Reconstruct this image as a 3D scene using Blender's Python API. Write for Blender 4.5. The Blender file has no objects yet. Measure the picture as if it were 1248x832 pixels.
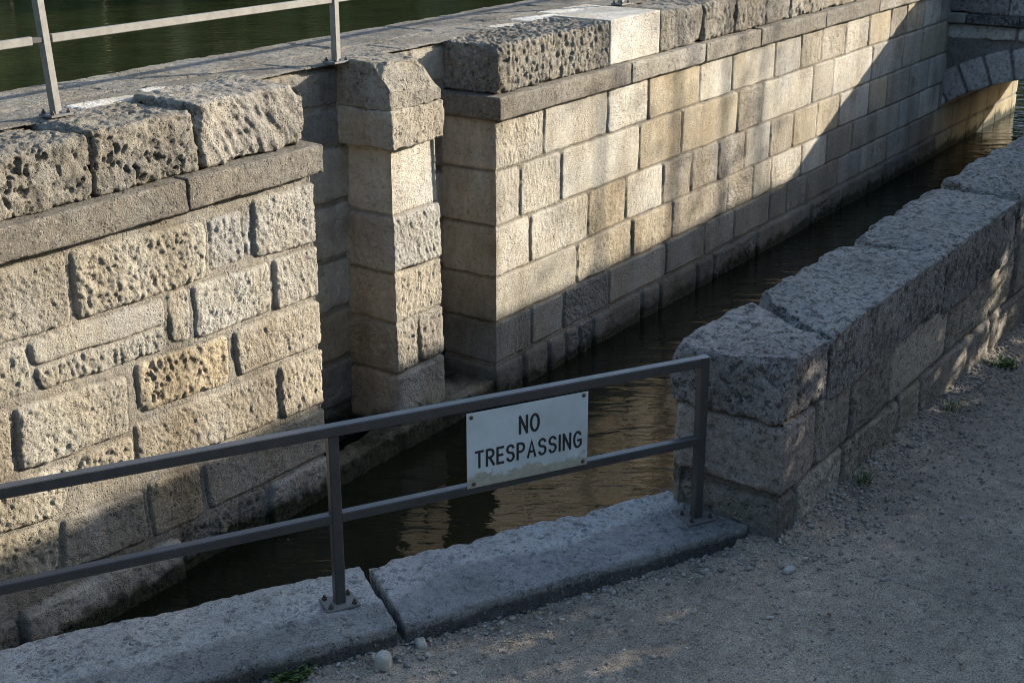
import bpy, math, random
import numpy as np
from mathutils import Vector

random.seed(5)
rng = np.random.default_rng(11)
sc = bpy.context.scene
COL = sc.collection

# ------------------------------------------------------------------ noise
def _h(ix, iy, iz, seed):
    h = (ix.astype(np.int64) * 374761393 + iy.astype(np.int64) * 668265263 +
         iz.astype(np.int64) * 2147483647 + int(seed) * 1274126177) & 0xffffffff
    h = ((h ^ (h >> 13)) * 1274126177) & 0xffffffff
    h = ((h ^ (h >> 16)) * 2246822519) & 0xffffffff
    return ((h ^ (h >> 15)) & 0xffffff) / float(0xffffff)

def vn(x, y, z, seed=0):
    """value noise in -1..1"""
    x, y, z = np.broadcast_arrays(np.asarray(x, float), np.asarray(y, float), np.asarray(z, float))
    i = np.floor(x); j = np.floor(y); k = np.floor(z)
    fx = x - i; fy = y - j; fz = z - k
    fx = fx * fx * fx * (fx * (fx * 6 - 15) + 10); fy = fy * fy * fy * (fy * (fy * 6 - 15) + 10)
    fz = fz * fz * fz * (fz * (fz * 6 - 15) + 10)
    r = 0
    for a in (0, 1):
        wa = fx if a else 1 - fx
        for b in (0, 1):
            wb = fy if b else 1 - fy
            for c in (0, 1):
                wc = fz if c else 1 - fz
                r = r + wa * wb * wc * _h(i + a, j + b, k + c, seed)
    return r * 2 - 1

def fbm(x, y, z, o=3, seed=0):
    r = 0; a = 1.0; t = 0
    for q in range(o):
        s = 2.03 ** q
        r = r + a * vn(x * s, y * s, z * s, seed + q * 7); t += a; a *= .5
    return r / t * 1.4

def pits2(x, y, seed, rmin=.15, rmax=.5, prob=.8):
    """holes: 0..1 depth"""
    i = np.floor(x); j = np.floor(y); r = np.zeros_like(x); z = np.zeros_like(x)
    for a in (-1, 0, 1):
        for b in (-1, 0, 1):
            ci = i + a; cj = j + b
            px = ci + .15 + .7 * _h(ci, cj, z, seed); py = cj + .15 + .7 * _h(ci, cj, z, seed + 1)
            rad = rmin + (rmax - rmin) * _h(ci, cj, z, seed + 2) ** 1.5
            on = _h(ci, cj, z, seed + 3) < prob
            d = np.sqrt((x - px) ** 2 + (y - py) ** 2) / rad
            v = np.clip((1 - d) * 2.2, 0, 1); v = v * v * (3 - 2 * v)
            r = np.maximum(r, np.where(on, v * (.5 + .5 * _h(ci, cj, z, seed + 4)), 0))
    return r

def pits3(x, y, z, seed, rmin=.15, rmax=.5, prob=.8):
    i = np.floor(x); j = np.floor(y); k = np.floor(z); r = np.zeros_like(x)
    for a in (-1, 0, 1):
        for b in (-1, 0, 1):
            for c in (-1, 0, 1):
                ci = i + a; cj = j + b; ck = k + c
                px = ci + .15 + .7 * _h(ci, cj, ck, seed); py = cj + .15 + .7 * _h(ci, cj, ck, seed + 1)
                pz = ck + .15 + .7 * _h(ci, cj, ck, seed + 5)
                rad = rmin + (rmax - rmin) * _h(ci, cj, ck, seed + 2) ** 1.5
                on = _h(ci, cj, ck, seed + 3) < prob
                d = np.sqrt((x - px) ** 2 + (y - py) ** 2 + (z - pz) ** 2) / rad
                v = np.clip((1 - d) * 2.2, 0, 1); v = v * v * (3 - 2 * v)
                r = np.maximum(r, np.where(on, v, 0))
    return r

# ------------------------------------------------------------------ object helpers
def mesh_np(name, co, quads, mat, parent=None, tint=None, moss=None, smooth=True, tris=False):
    me = bpy.data.meshes.new(name)
    co = np.asarray(co, np.float64).copy()
    if parent is not None:
        co -= np.array(parent.location)
    n = 3 if tris else 4
    quads = np.asarray(quads, np.int32)
    me.vertices.add(len(co)); me.vertices.foreach_set('co', co.astype(np.float32).ravel())
    me.loops.add(quads.size); me.loops.foreach_set('vertex_index', quads.ravel())
    me.polygons.add(len(quads)); me.polygons.foreach_set('loop_start', np.arange(0, quads.size, n, dtype=np.int32))
    me.polygons.foreach_set('loop_total', np.full(len(quads), n, np.int32))
    if smooth:
        me.polygons.foreach_set('use_smooth', np.ones(len(quads), bool))
    if tint is not None:
        a = me.attributes.new('tint', 'FLOAT_COLOR', 'POINT')
        c = np.ones((len(co), 4), np.float32); c[:, :3] = tint; a.data.foreach_set('color', c.ravel())
    if moss is not None:
        a = me.attributes.new('moss', 'FLOAT', 'POINT'); a.data.foreach_set('value', np.broadcast_to(moss, (len(co),)).astype(np.float32).copy())
    me.update(calc_edges=True); me.validate()
    o = bpy.data.objects.new(name, me); me.materials.append(mat); COL.objects.link(o)
    if parent is not None:
        o.parent = parent
    return o

class MB:
    """collects small shapes into one mesh"""
    def __init__(s): s.v = []; s.f = []
    def add(s, v, f):
        b = len(s.v); s.v += [tuple(p) for p in v]; s.f += [tuple(i + b for i in q) for q in f]
    def bar(s, a, b, w, h, up=(0, 0, 1), bev=.004):
        """rectangular tube a->b, w across, h along up, with chamfered edges"""
        a = Vector(a); b = Vector(b); d = (b - a).normalized(); up = Vector(up)
        x = d.cross(up).normalized(); y = x.cross(d).normalized()
        w2, h2 = w / 2, h / 2; c = bev
        prof = [(w2 - c, -h2), (w2, -h2 + c), (w2, h2 - c), (w2 - c, h2), (-w2 + c, h2), (-w2, h2 - c), (-w2, -h2 + c), (-w2 + c, -h2)]
        v = [a + x * p + y * q for p, q in prof] + [b + x * p + y * q for p, q in prof]
        f = [(i, (i + 1) % 8, 8 + (i + 1) % 8, 8 + i) for i in range(8)]
        f += [tuple(range(7, -1, -1)), tuple(range(8, 16))]
        s.add(v, f)
    def cyl(s, a, b, r0, r1=None, n=8):
        a = Vector(a); b = Vector(b); r1 = r0 if r1 is None else r1
        d = (b - a).normalized(); t = Vector((1, 0, 0)) if abs(d.x) < .9 else Vector((0, 1, 0))
        x = d.cross(t).normalized(); y = d.cross(x)
        v = []
        for p, r in ((a, r0), (b, r1)):
            v += [p + (x * math.cos(2 * math.pi * i / n) + y * math.sin(2 * math.pi * i / n)) * r for i in range(n)]
        f = [(i, i + n, (i + 1) % n + n, (i + 1) % n) for i in range(n)]
        f += [tuple(range(n)), tuple(range(2 * n - 1, n - 1, -1))]
        s.add(v, f)
    def build(s, name, mat, parent=None, smooth=False):
        me = bpy.data.meshes.new(name)
        off = Vector(parent.location) if parent is not None else Vector()
        if parent is not None and parent.parent is not None: off += Vector(parent.parent.location)
        me.from_pydata([tuple(Vector(p) - off) for p in s.v], [], s.f)
        if smooth:
            for p in me.polygons: p.use_smooth = True
        me.materials.append(mat); me.update()
        o = bpy.data.objects.new(name, me); COL.objects.link(o)
        if parent is not None: o.parent = parent
        return o

def tag(o, label=None, cat=None, group=None, kind=None):
    if label: o['label'] = label
    if cat: o['category'] = cat
    if group: o['group'] = group
    if kind: o['kind'] = kind
    return o

def thing(name, loc, label, cat, group=None):
    o = bpy.data.objects.new(name, None); o.empty_display_size = .2; COL.objects.link(o); o.location = loc
    return tag(o, label, cat, group)

# ------------------------------------------------------------------ materials
def newmat(name):
    m = bpy.data.materials.new(name); m.use_nodes = True
    nt = m.node_tree; b = nt.nodes['Principled BSDF']
    return m, nt, b

def N(nt, t, **k):
    n = nt.nodes.new(t)
    for a, v in k.items():
        if a in n.inputs: n.inputs[a].default_value = v
        else: setattr(n, a, v)
    return n

def L(nt, a, b): nt.links.new(a, b)

def noise(nt, scale, detail=4, rough=.55, vec=None):
    n = N(nt, 'ShaderNodeTexNoise'); n.inputs['Scale'].default_value = scale
    n.inputs['Detail'].default_value = detail; n.inputs['Roughness'].default_value = rough
    if vec is not None: L(nt, vec, n.inputs['Vector'])
    return n

def ramp(nt, src, stops):
    r = N(nt, 'ShaderNodeValToRGB'); e = r.color_ramp.elements
    while len(e) < len(stops): e.new(.5)
    for q, (p, c) in zip(e, stops):
        q.position = p; q.color = c if len(c) == 4 else (*c, 1)
    L(nt, src, r.inputs[0]); return r

def mix(nt, fac, a, b, mode='MIX'):
    m = N(nt, 'ShaderNodeMix', data_type='RGBA', blend_type=mode)
    for s, v in ((0, fac), (6, a), (7, b)):
        if hasattr(v, 'links'): L(nt, v, m.inputs[s])
        elif s == 0: m.inputs[0].default_value = v
        else: m.inputs[s].default_value = (*v, 1) if len(v) == 3 else v
    return m.outputs[2]

def worldpos(nt):
    return N(nt, 'ShaderNodeNewGeometry').outputs['Position']

def g(v): return (v, v, v, 1)

def stone_mat(name, lichen=0.0, speck=.25, bump=1.0, streak=0.0, lich_dark=(.055, .052, .047), lich_pale=(.50, .50, .46), warm=.5):
    m, nt, b = newmat(name)
    pos = worldpos(nt)
    at = N(nt, 'ShaderNodeAttribute', attribute_name='tint').outputs['Color']
    ms = N(nt, 'ShaderNodeAttribute', attribute_name='moss').outputs['Fac']
    big = noise(nt, 1.7, 5, .6, pos)
    v1 = ramp(nt, big.outputs['Fac'], [(.3, g(.74)), (.7, g(1.16))])
    c = mix(nt, 1, at, v1.outputs[0], 'MULTIPLY')
    # ochre and grey drift of the stone itself
    hue = noise(nt, 3.1, 4, .6, N(nt, 'ShaderNodeVectorMath', operation='ADD').outputs[0])
    hue.inputs['Vector'].links[0].from_node.inputs[1].default_value = (7.3, 2.1, 4.4)
    L(nt, pos, hue.inputs['Vector'].links[0].from_node.inputs[0])
    hr = ramp(nt, hue.outputs['Fac'], [(.35, (1.0, 1.0, 1.03, 1)), (.65, (1.06, .98, .84, 1))])
    c = mix(nt, warm, c, mix(nt, 1, c, hr.outputs[0], 'MULTIPLY'))
    # mineral mottling
    mid = noise(nt, 26, 5, .65, pos)
    mr = ramp(nt, mid.outputs['Fac'], [(.30, g(.50)), (.48, g(1.0)), (.70, g(1.28))])
    c = mix(nt, speck * 2, c, mix(nt, 1, c, mr.outputs[0], 'MULTIPLY'))
    fine = noise(nt, 150, 3, .6, pos)
    fr = ramp(nt, fine.outputs['Fac'], [(.34, g(.42)), (.48, g(1.0)), (.66, g(1.3))])
    c = mix(nt, speck * 2, c, mix(nt, 1, c, fr.outputs[0], 'MULTIPLY'))
    if streak > 0:
        vm = N(nt, 'ShaderNodeVectorMath', operation='MULTIPLY'); L(nt, pos, vm.inputs[0]); vm.inputs[1].default_value = (2.3, 2.3, .45)
        sn = noise(nt, 1.0, 6, .62, vm.outputs[0])
        sr = ramp(nt, sn.outputs['Fac'], [(.44, g(0)), (.60, g(.9))])
        mm = N(nt, 'ShaderNodeMath', operation='MULTIPLY'); L(nt, sr.outputs[0], mm.inputs[0]); mm.inputs[1].default_value = streak
        c = mix(nt, mm.outputs[0], c, mix(nt, 1, c, (.50, .43, .33), 'MULTIPLY'))
        bn = noise(nt, 2.6, 6, .7, vm.inputs[0].links[0].from_socket); br = ramp(nt, bn.outputs['Fac'], [(.56, g(0)), (.66, g(.55))])
        c = mix(nt, br.outputs[0], c, mix(nt, 1, c, (.62, .58, .52), 'MULTIPLY'))
    if lichen > 0:
        l1 = noise(nt, 17, 9, .76, pos)
        d = ramp(nt, l1.outputs['Fac'], [(.56 - .07 * lichen, g(0)), (.64 - .08 * lichen, g(.85))])
        c = mix(nt, d.outputs[0], c, lich_dark)
        l2 = noise(nt, 36, 8, .75, N(nt, 'ShaderNodeVectorMath', operation='ADD').outputs[0])
        nn = l2.inputs['Vector'].links[0].from_node; nn.inputs[1].default_value = (3.3, 8.1, 1.7); L(nt, pos, nn.inputs[0])
        p = ramp(nt, l2.outputs['Fac'], [(.60 - .05 * lichen, g(0)), (.66 - .05 * lichen, g(.75))])
        c = mix(nt, p.outputs[0], c, lich_pale)
    mo = noise(nt, 30, 4, .6, pos)
    mc = ramp(nt, mo.outputs['Fac'], [(.4, (.012, .014, .008, 1)), (.62, (.035, .040, .016, 1))])
    c = mix(nt, ms, c, mc.outputs[0])
    L(nt, c, b.inputs['Base Color'])
    b.inputs['Roughness'].default_value = .88
    b.inputs['Specular IOR Level'].default_value = .25
    n2 = noise(nt, 75, 5, .65, pos); n3 = noise(nt, 260, 2, .5, pos)
    ad0 = N(nt, 'ShaderNodeMath', operation='MULTIPLY_ADD'); L(nt, n3.outputs['Fac'], ad0.inputs[0]); ad0.inputs[1].default_value = .35
    L(nt, n2.outputs['Fac'], ad0.inputs[2])
    vw = noise(nt, 40, 3, .5, pos); vs = N(nt, 'ShaderNodeVectorMath', operation='MULTIPLY_ADD'); L(nt, vw.outputs['Color'], vs.inputs[0]); vs.inputs[1].default_value = (.03, .03, .03); L(nt, pos, vs.inputs[2])
    vo = N(nt, 'ShaderNodeTexVoronoi'); vo.inputs['Scale'].default_value = 46; L(nt, vs.outputs[0], vo.inputs['Vector'])
    pm = noise(nt, 7, 3, .5, pos)
    pr = N(nt, 'ShaderNodeMapRange'); L(nt, vo.outputs['Distance'], pr.inputs[0]); pr.inputs[1].default_value = .08; pr.inputs[2].default_value = .34; pr.inputs[3].default_value = -1.1; pr.inputs[4].default_value = 0
    pk = ramp(nt, pm.outputs['Fac'], [(.42, g(0)), (.58, g(1))])
    ad = N(nt, 'ShaderNodeMath', operation='MULTIPLY_ADD'); L(nt, pr.outputs[0], ad.inputs[0]); L(nt, pk.outputs[0], ad.inputs[1]); L(nt, ad0.outputs[0], ad.inputs[2])
    bp = N(nt, 'ShaderNodeBump'); bp.inputs['Strength'].default_value = 1.0 * bump; bp.inputs['Distance'].default_value = .014
    L(nt, ad.outputs[0], bp.inputs['Height']); L(nt, bp.outputs[0], b.inputs['Normal'])
    return m

M_WALL = stone_mat('pale_limestone', 0, .25, 1.1, streak=.55)
M_COP = stone_mat('weathered_limestone', .35, .34, 1.4, streak=.5, lich_dark=(.10, .092, .078), lich_pale=(.48, .46, .40))
M_PAR = stone_mat('lichened_limestone', .85, .38, 1.5, lich_dark=(.060, .058, .052), lich_pale=(.44, .44, .42), warm=.2)
M_PARW = stone_mat('dull_limestone', .25, .36, 1.3, lich_dark=(.10, .095, .08), lich_pale=(.42, .41, .36), warm=.4)
M_KERB = stone_mat('kerb_stone', .30, .32, 1.2, lich_dark=(.10, .10, .095), lich_pale=(.44, .45, .44), warm=.15)
M_BAND = stone_mat('blackened_stone', 1.2, .3, 1.0, lich_dark=(.018, .018, .018), lich_pale=(.28, .28, .27), warm=.1)

def metal_mat(name, col, rough, wear, wearcol):
    m, nt, b = newmat(name); pos = worldpos(nt)
    n1 = noise(nt, 14, 6, .7, pos); n2 = noise(nt, 60, 4, .6, pos)
    r1 = ramp(nt, n1.outputs['Fac'], [(.35, g(.8)), (.7, g(1.25))])
    c = mix(nt, 1, col, r1.outputs[0], 'MULTIPLY')
    r2 = ramp(nt, n2.outputs['Fac'], [(.66 - wear, g(0)), (.72 - wear, g(.8))])
    c = mix(nt, r2.outputs[0], c, wearcol)
    L(nt, c, b.inputs['Base Color']); b.inputs['Specular IOR Level'].default_value = .5
    rr = ramp(nt, n1.outputs['Fac'], [(.3, g(rough - .08)), (.7, g(rough + .12))]); L(nt, rr.outputs[0], b.inputs['Roughness'])
    bp = N(nt, 'ShaderNodeBump'); bp.inputs['Strength'].default_value = .25; bp.inputs['Distance'].default_value = .003
    L(nt, n2.outputs['Fac'], bp.inputs['Height']); L(nt, bp.outputs[0], b.inputs['Normal'])
    return m

M_RAIL = metal_mat('dark_painted_steel', (.052, .051, .050), .36, .015, (.10, .075, .055))
M_RAIL2 = metal_mat('grey_weathered_steel', (.19, .18, .16), .55, .02, (.13, .10, .075))
M_PLATE = metal_mat('worn_plate_steel', (.14, .135, .125), .55, .06, (.10, .075, .055))
M_BOLT = metal_mat('rusty_bolt', (.06, .045, .035), .6, .05, (.11, .05, .025))
M_INK = metal_mat('black_sign_paint', (.016, .018, .021), .5, -.1, (.05, .05, .05))

# ------------------------------------------------------------------ masonry height fields
def tex(kind, x, y, s, ang=0.0, amp=1.0):
    z = s * 3.17
    base = .006 * fbm(x * 5, y * 5, z, 3, s)
    x = x + .006 * vn(x * 34, y * 34, z + 2, s + 11); y = y + .006 * vn(x * 34, y * 34, z + 6, s + 12)
    fine = .0032 * fbm(x * 48, y * 48, z, 2, s + 3)
    if kind == 'smooth':
        h = base * .35 + fine * .7 + .0012 * vn(x * 14, y * 60, z, s)
        h = h - .010 * pits2(x * 11, y * 11, s + 9, .05, .16, .25)
    elif kind == 'tooled':
        ca, sa = math.cos(ang), math.sin(ang)
        X = x * ca + y * sa; Y = -x * sa + y * ca
        X = X + .012 * vn(x * 16, y * 16, z, s)
        h = base * .7 + .0050 * vn(X * 52, Y * 14, z, s + 1) + .0030 * vn(X * 90, Y * 34, z, s + 2) + fine
        h = h - .008 * pits2(x * 20, y * 20, s + 9, .1, .3, .3)
    elif kind == 'verm':
        wx = x + .018 * vn(x * 15, y * 15, z, s); wy = y + .018 * vn(x * 15, y * 15, z + 5, s)
        ca, sa = math.cos(ang), math.sin(ang)
        X = wx * ca + wy * sa; Y = -wx * sa + wy * ca
        n = np.abs(vn(X * 38, Y * 21, z, s + 1)); n2 = np.abs(vn(X * 66, Y * 44, z, s + 2))
        h = base * 1.2 + .007 * np.clip(n * 2.4, 0, 1) + .0045 * np.clip(n2 * 2.2, 0, 1) + fine * 1.3 - .006
        h = h + .0035 * vn(X * 62, Y * 15, z, s + 14) - .008 * pits2(X * 34, Y * 22, s + 9, .10, .42, .16 + .22 * ((s * 7) % 10) / 10)
    elif kind == 'pitted':
        wx = x + .012 * vn(x * 20, y * 20, z, s); wy = y + .012 * vn(x * 20, y * 20, z + 5, s)
        ca, sa = math.cos(ang), math.sin(ang)
        X = wx * ca + wy * sa; Y = -wx * sa + wy * ca
        X = X + .009 * vn(x * 60, y * 60, z, s + 21); Y = Y + .012 * vn(x * 50, y * 50, z, s + 22)
        p = pits2(X * 34, Y * 17, s + 1, .10, .66, .7) * np.clip(.75 + .9 * vn(x * 7, y * 7, z, s + 23), .15, 1.1)
        q = pits2(X * 58, Y * 44, s + 6, .2, .55, .7)
        n = np.abs(vn(X * 34, Y * 22, z, s + 7))
        h = base * 1.4 + .006 * np.clip(n * 2.2, 0, 1) + .006 * fbm(x * 22, y * 22, z, 2, s + 2) - .024 * p - .008 * q + fine * 1.3
    else:  # rough
        h = base * 1.7 + .008 * fbm(x * 19, y * 19, z, 3, s + 2) + .0036 * vn(x * 62, y * 62, z, s + 3) + fine * 1.3
        h = h - .011 * pits2(x * 27, y * 22, s + 9, .12, .50, .5)
    return h * amp

def field(u, v, stones, seed, hm=-.016, mort=(.30, .275, .225), deep=.3, grow=0.0):
    U, V = np.meshgrid(u, v, indexing='ij')
    z = seed * 1.7
    n = fbm(U * 2.3, V * 2.3, z, 3, seed)
    H = hm * (1 + .7 * n) - .030 * np.clip((vn(U * 3.1, V * 3.1, z + 9, seed + 2) - (1 - 2 * deep)) * 2.5, 0, 1) \
        + .0045 * fbm(U * 20, V * 20, z, 4, seed + 1) + .0025 * vn(U * 70, V * 70, z, seed + 8)
    HM = H.copy()
    T = np.empty(U.shape + (3,)); T[:] = mort
    T *= (1 + .10 * n)[..., None]
    WU = U + .009 * vn(U * 7, V * 7, z, seed + 3) + .004 * vn(U * 24, V * 24, z, seed + 4)
    WV = V + .009 * vn(U * 7, V * 7, z + 3, seed + 5) + .004 * vn(U * 24, V * 24, z + 3, seed + 6)
    for i, st in enumerate(stones):
        q = np.array(st['q'], float)
        i0, i1 = np.searchsorted(u, [q[:, 0].min() - .03, q[:, 0].max() + .03])
        j0, j1 = np.searchsorted(v, [q[:, 1].min() - .03, q[:, 1].max() + .03])
        if i1 <= i0 or j1 <= j0: continue
        S = np.s_[i0:i1, j0:j1]; uu = WU[S]; vv = WV[S]
        cx, cy = q.mean(0); acc = 0; k = st.get('k', .016)
        for e in range(len(q)):
            a = q[e]; b = q[(e + 1) % len(q)]; d = b - a; ln = math.hypot(*d)
            if ln < 1e-6: continue
            nx, ny = -d[1] / ln, d[0] / ln
            if (cx - a[0]) * nx + (cy - a[1]) * ny < 0: nx, ny = -nx, -ny
            acc = acc + np.exp(-np.clip((uu - a[0]) * nx + (vv - a[1]) * ny, -.15, 3) / k)
        sd = -k * np.log(acc)
        sd = sd + grow; r = st.get('r', .028)
        t = np.clip((sd - .002) / r, 0, 1); s = np.sqrt(1 - (1 - t) ** 2)
        sd0 = seed * 31 + i * 13
        tx = tex(st.get('kind', 'rough'), U[S], V[S], sd0, st.get('ang', .5), st.get('amp', 1))
        h0 = st.get('h0', 0) + (U[S] - cx) * st.get('tu', 0) + (V[S] - cy) * st.get('tv', 0)
        hh = HM[S] * (1 - s) + (h0 + tx) * s
        on = sd > 0
        hh = hh - .006 * np.exp(-(sd / .006) ** 2); H[S] = np.where(on, hh, H[S] - .006 * np.exp(-(sd / .006) ** 2))
        m = np.clip(sd / .010, 0, 1)[..., None]
        tc = np.array(st.get('t', (.4, .36, .28))); tc = tc * .78 + tc.mean() * np.array((1.03, 1.0, .95)) * .22; tc = tc * (1 + .9 * (tc.mean() - .36))
        T[S] = T[S] * (1 - m) + tc * m
    return U, V, H, T

def axis(a, b, d0, d1=None):
    """sample positions from a to b, spacing growing d0 -> d1"""
    d1 = d0 if d1 is None else d1
    n = max(2, int(round((b - a) / ((d0 + d1) / 2))))
    t = np.linspace(0, 1, n + 1); k = d1 / d0
    s = t if abs(k - 1) < 1e-3 else ((1 - .5) * t + .5 * t)
    w = np.linspace(d0, d1, n); c = np.concatenate([[0], np.cumsum(w)]); return a + (b - a) * c / c[-1]

def grid_quads(nu, nv):
    i = np.arange((nu - 1) * nv).reshape(nu - 1, nv)[:, :-1].ravel()
    return np.stack([i, i + nv, i + nv + 1, i + 1], 1)

def strip(name, poly, uspec, v, stones, parent, mat, seed, moss=None, keep=None, batter=0, **kw):
    """vertical face standing on a plan polyline; outward = to the right of its direction"""
    P = np.array(poly, float); seg = np.diff(P, axis=0); ln = np.hypot(*seg.T); cum = np.concatenate([[0], np.cumsum(ln)])
    u = np.unique(np.round(np.concatenate([axis(cum[i], cum[i + 1], *uspec[i]) for i in range(len(ln))]), 6))
    U, V, H, T = field(u, v, stones, seed, **kw)
    d = seg / ln[:, None]; nrm = np.stack([d[:, 1], -d[:, 0]], 1)
    k = np.clip(np.searchsorted(cum, u, 'right') - 1, 0, len(ln) - 1)
    base = P[k] + d[k] * (u - cum[k])[:, None]; nn = nrm[k].copy(); r = .03
    for c in range(1, len(ln)):
        t = np.clip((u - cum[c]) / r * .5 + .5, 0, 1)[:, None]; sel = (np.abs(u - cum[c]) < r)[:, None]
        nn = np.where(sel, nrm[c - 1] * (1 - t) + nrm[c] * t, nn)
    co = np.empty(U.shape + (3,))
    co[..., 0] = base[:, 0][:, None] + nn[:, 0][:, None] * (H - batter * V); co[..., 1] = base[:, 1][:, None] + nn[:, 1][:, None] * (H - batter * V); co[..., 2] = V
    q = grid_quads(len(u), len(v))
    if keep is not None:
        c = co.reshape(-1, 3)[q].mean(1); q = q[keep(c)]
    mo = moss(co.reshape(-1, 3)) if moss else 0.0
    return mesh_np(name, co.reshape(-1, 3), q, mat, parent, T.reshape(-1, 3), mo)

def block(name, quad, z0, z1, r, res, style, seed, parent, mat, tint, cut=None, moss=None, ztop=None, rad_noise=.5, amp=1.0, paint=None):
    """a dressed or weathered stone: rounded box over a plan quad (a,b,c,d counter-clockwise), carved by noise"""
    Q = np.array(quad, float)
    lx = (np.hypot(*(Q[1] - Q[0])) + np.hypot(*(Q[2] - Q[3]))) / 2; ly = (np.hypot(*(Q[3] - Q[0])) + np.hypot(*(Q[2] - Q[1]))) / 2; lz = z1 - z0
    n = [max(3, int(round(l / res))) for l in (lx, ly, lz)]
    pts = []; quads = []; off = 0
    for ax in range(3):
        a, b = [i for i in range(3) if i != ax]
        for side in (0, 1):
            I, J = np.meshgrid(np.arange(n[a] + 1), np.arange(n[b] + 1), indexing='ij')
            p = np.zeros(I.shape + (3,), int); p[..., a] = I; p[..., b] = J; p[..., ax] = side * n[ax]
            gq = grid_quads(n[a] + 1, n[b] + 1) + off
            flip = (side == 0) ^ (ax == 1)
            quads.append(gq[:, ::-1] if flip else gq); pts.append(p.reshape(-1, 3)); off += p.shape[0] * p.shape[1]
    pts = np.concatenate(pts); quads = np.concatenate(quads)
    key = pts[:, 0] * 10 ** 8 + pts[:, 1] * 10 ** 4 + pts[:, 2]
    _, idx, inv = np.unique(key, return_index=True, return_inverse=True)
    pts = pts[idx].astype(float); quads = inv.reshape(-1)[quads]
    hs = np.array([lx, ly, lz]) / 2
    p = (pts / np.array(n) - .5) * 2 * hs
    o = seed * 5.31
    e9 = fbm(p[:, 0] * 7 + o, p[:, 1] * 7, p[:, 2] * 7, 3, seed + 31)
    rr = r * (.55 + rad_noise * 2.4 * np.clip(e9 - .05, 0, 1) + .2 * e9)
    rr = np.clip(rr, .002, .45 * hs.min() * 2)[:, None]
    inner = np.clip(p, -(hs - rr), hs - rr); d = p - inner; dl = np.linalg.norm(d, axis=1, keepdims=True); d = d / np.maximum(dl, 1e-9)
    # remap so that vertices stay spread on the rounded surface
    w = inner + d * rr
    x, y, z = w[:, 0] + o, w[:, 1] + o * .7, w[:, 2] + o * .3
    base = .008 * fbm(x * 4, y * 4, z * 4, 3, seed); fine = .0018 * fbm(x * 55, y * 55, z * 55, 2, seed + 3)
    top = np.clip(d[:, 2], 0, 1)
    if style == 'smooth': h = base * .25 + fine * .5
    elif style == 'dressed': h = base * .6 + .002 * fbm(x * 18, y * 18, z * 18, 2, seed) + fine - .006 * pits3(x * 16, y * 16, z * 16, seed + 5, .1, .3, .4)
    elif style == 'pit':
        wx = x + .022 * vn(x * 22, y * 22, z * 22, seed); wz = z + .022 * vn(x * 22, y * 22, z * 22, seed + 1)
        X = wx * .9 + wz * .35; Y = -wx * .35 + wz * .9
        X = X + .014 * vn(x * 45, y * 45, z * 45, seed + 21); Y = Y + .014 * vn(x * 45, y * 45, z * 45, seed + 22)
        pt = pits3(X * 25, y * 19, Y * 13, seed + 5, .12, .68, .8) * np.clip(.75 + .9 * vn(x * 6, y * 6, z * 6, seed + 23), .2, 1.1); p2 = pits3(X * 42, y * 36, Y * 28, seed + 6, .2, .55, .7)
        h = base * 1.6 + .010 * fbm(x * 12, y * 12, z * 12, 3, seed) + .006 * np.clip(np.abs(vn(X * 30, y * 26, Y * 20, seed + 7)) * 2.2, 0, 1) - (.036 * pt + .012 * p2) * (1 - .75 * top) + fine * 1.3
    elif style == 'ridge':
        X = x * .80 + z * .60; Y = -x * .6 + z * .8
        X = X + .012 * vn(x * 14, y * 14, z * 14, seed)
        h = base * 1.4 + (.010 * vn(X * 40, y * 20, Y * 7, seed + 1) + .006 * vn(X * 75, y * 50, Y * 16, seed + 2)) * (1 - .6 * top) + .004 * fbm(x * 20, y * 20, z * 20, 2, seed) + fine
    elif style == 'verm':
        wx = x + .02 * vn(x * 13, y * 13, z * 13, seed); wz = z + .02 * vn(x * 13, y * 13, z * 13, seed + 1)
        h = base * 1.2 + .016 * np.clip(np.abs(vn(wx * 32, y * 28, wz * 15, seed + 2)) * 2, 0, 1) - .008 + .004 * fbm(x * 30, y * 30, z * 30, 2, seed) + fine
        h = h - .022 * pits3(wx * 24, y * 24, wz * 17, seed + 5, .15, .5, .55) * (1 - .6 * top)
    else:  # rough
        h = base * 1.6 + .010 * fbm(x * 11, y * 11, z * 11, 3, seed + 2) + .004 * fbm(x * 36, y * 36, z * 36, 2, seed + 4) + fine
        h = h - .012 * pits3(x * 24, y * 24, z * 24, seed + 5, .12, .48, .55)
    w = w + d * (h * amp)[:, None]
    a = (w[:, 0] / lx + .5)[:, None]; b = (w[:, 1] / ly + .5)[:, None]
    xy = Q[0] * (1 - a) * (1 - b) + Q[1] * a * (1 - b) + Q[2] * a * b + Q[3] * (1 - a) * b
    co = np.concatenate([xy, (w[:, 2] + (z0 + z1) / 2)[:, None]], 1)
    if ztop is not None:
        f = np.clip((co[:, 2] - z0) / lz, 0, 1.2); co[:, 2] += f * ztop(co)
    for (pt, nv, ns) in (cut or []):
        nv = np.array(nv, float); nv /= np.linalg.norm(nv)
        dist = (co - np.array(pt)) @ nv + ns * fbm(co[:, 0] * 9, co[:, 1] * 9, co[:, 2] * 9, 3, seed + 8)
        co -= np.maximum(dist, 0)[:, None] * nv
    t = np.array(tint) * (1 + .06 * fbm(x * 2, y * 2, z * 2, 2, seed + 9))[:, None]
    if paint is not None: t = t * paint(co, b[:, 0], d)[:, None]
    mo = moss(co) if moss else 0.0
    return mesh_np(name, co, quads, mat, parent, t, mo)

def rect(x0, x1, y0, y1): return [(x0, y0), (x1, y0), (x1, y1), (x0, y1)]
def R4(u0, u1, v0, v1, j=.004): return [(u0 + j, v1 - j), (u1 - j, v1 - j), (u1 - j, v0 + j), (u0 + j, v0 + j)]

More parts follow.
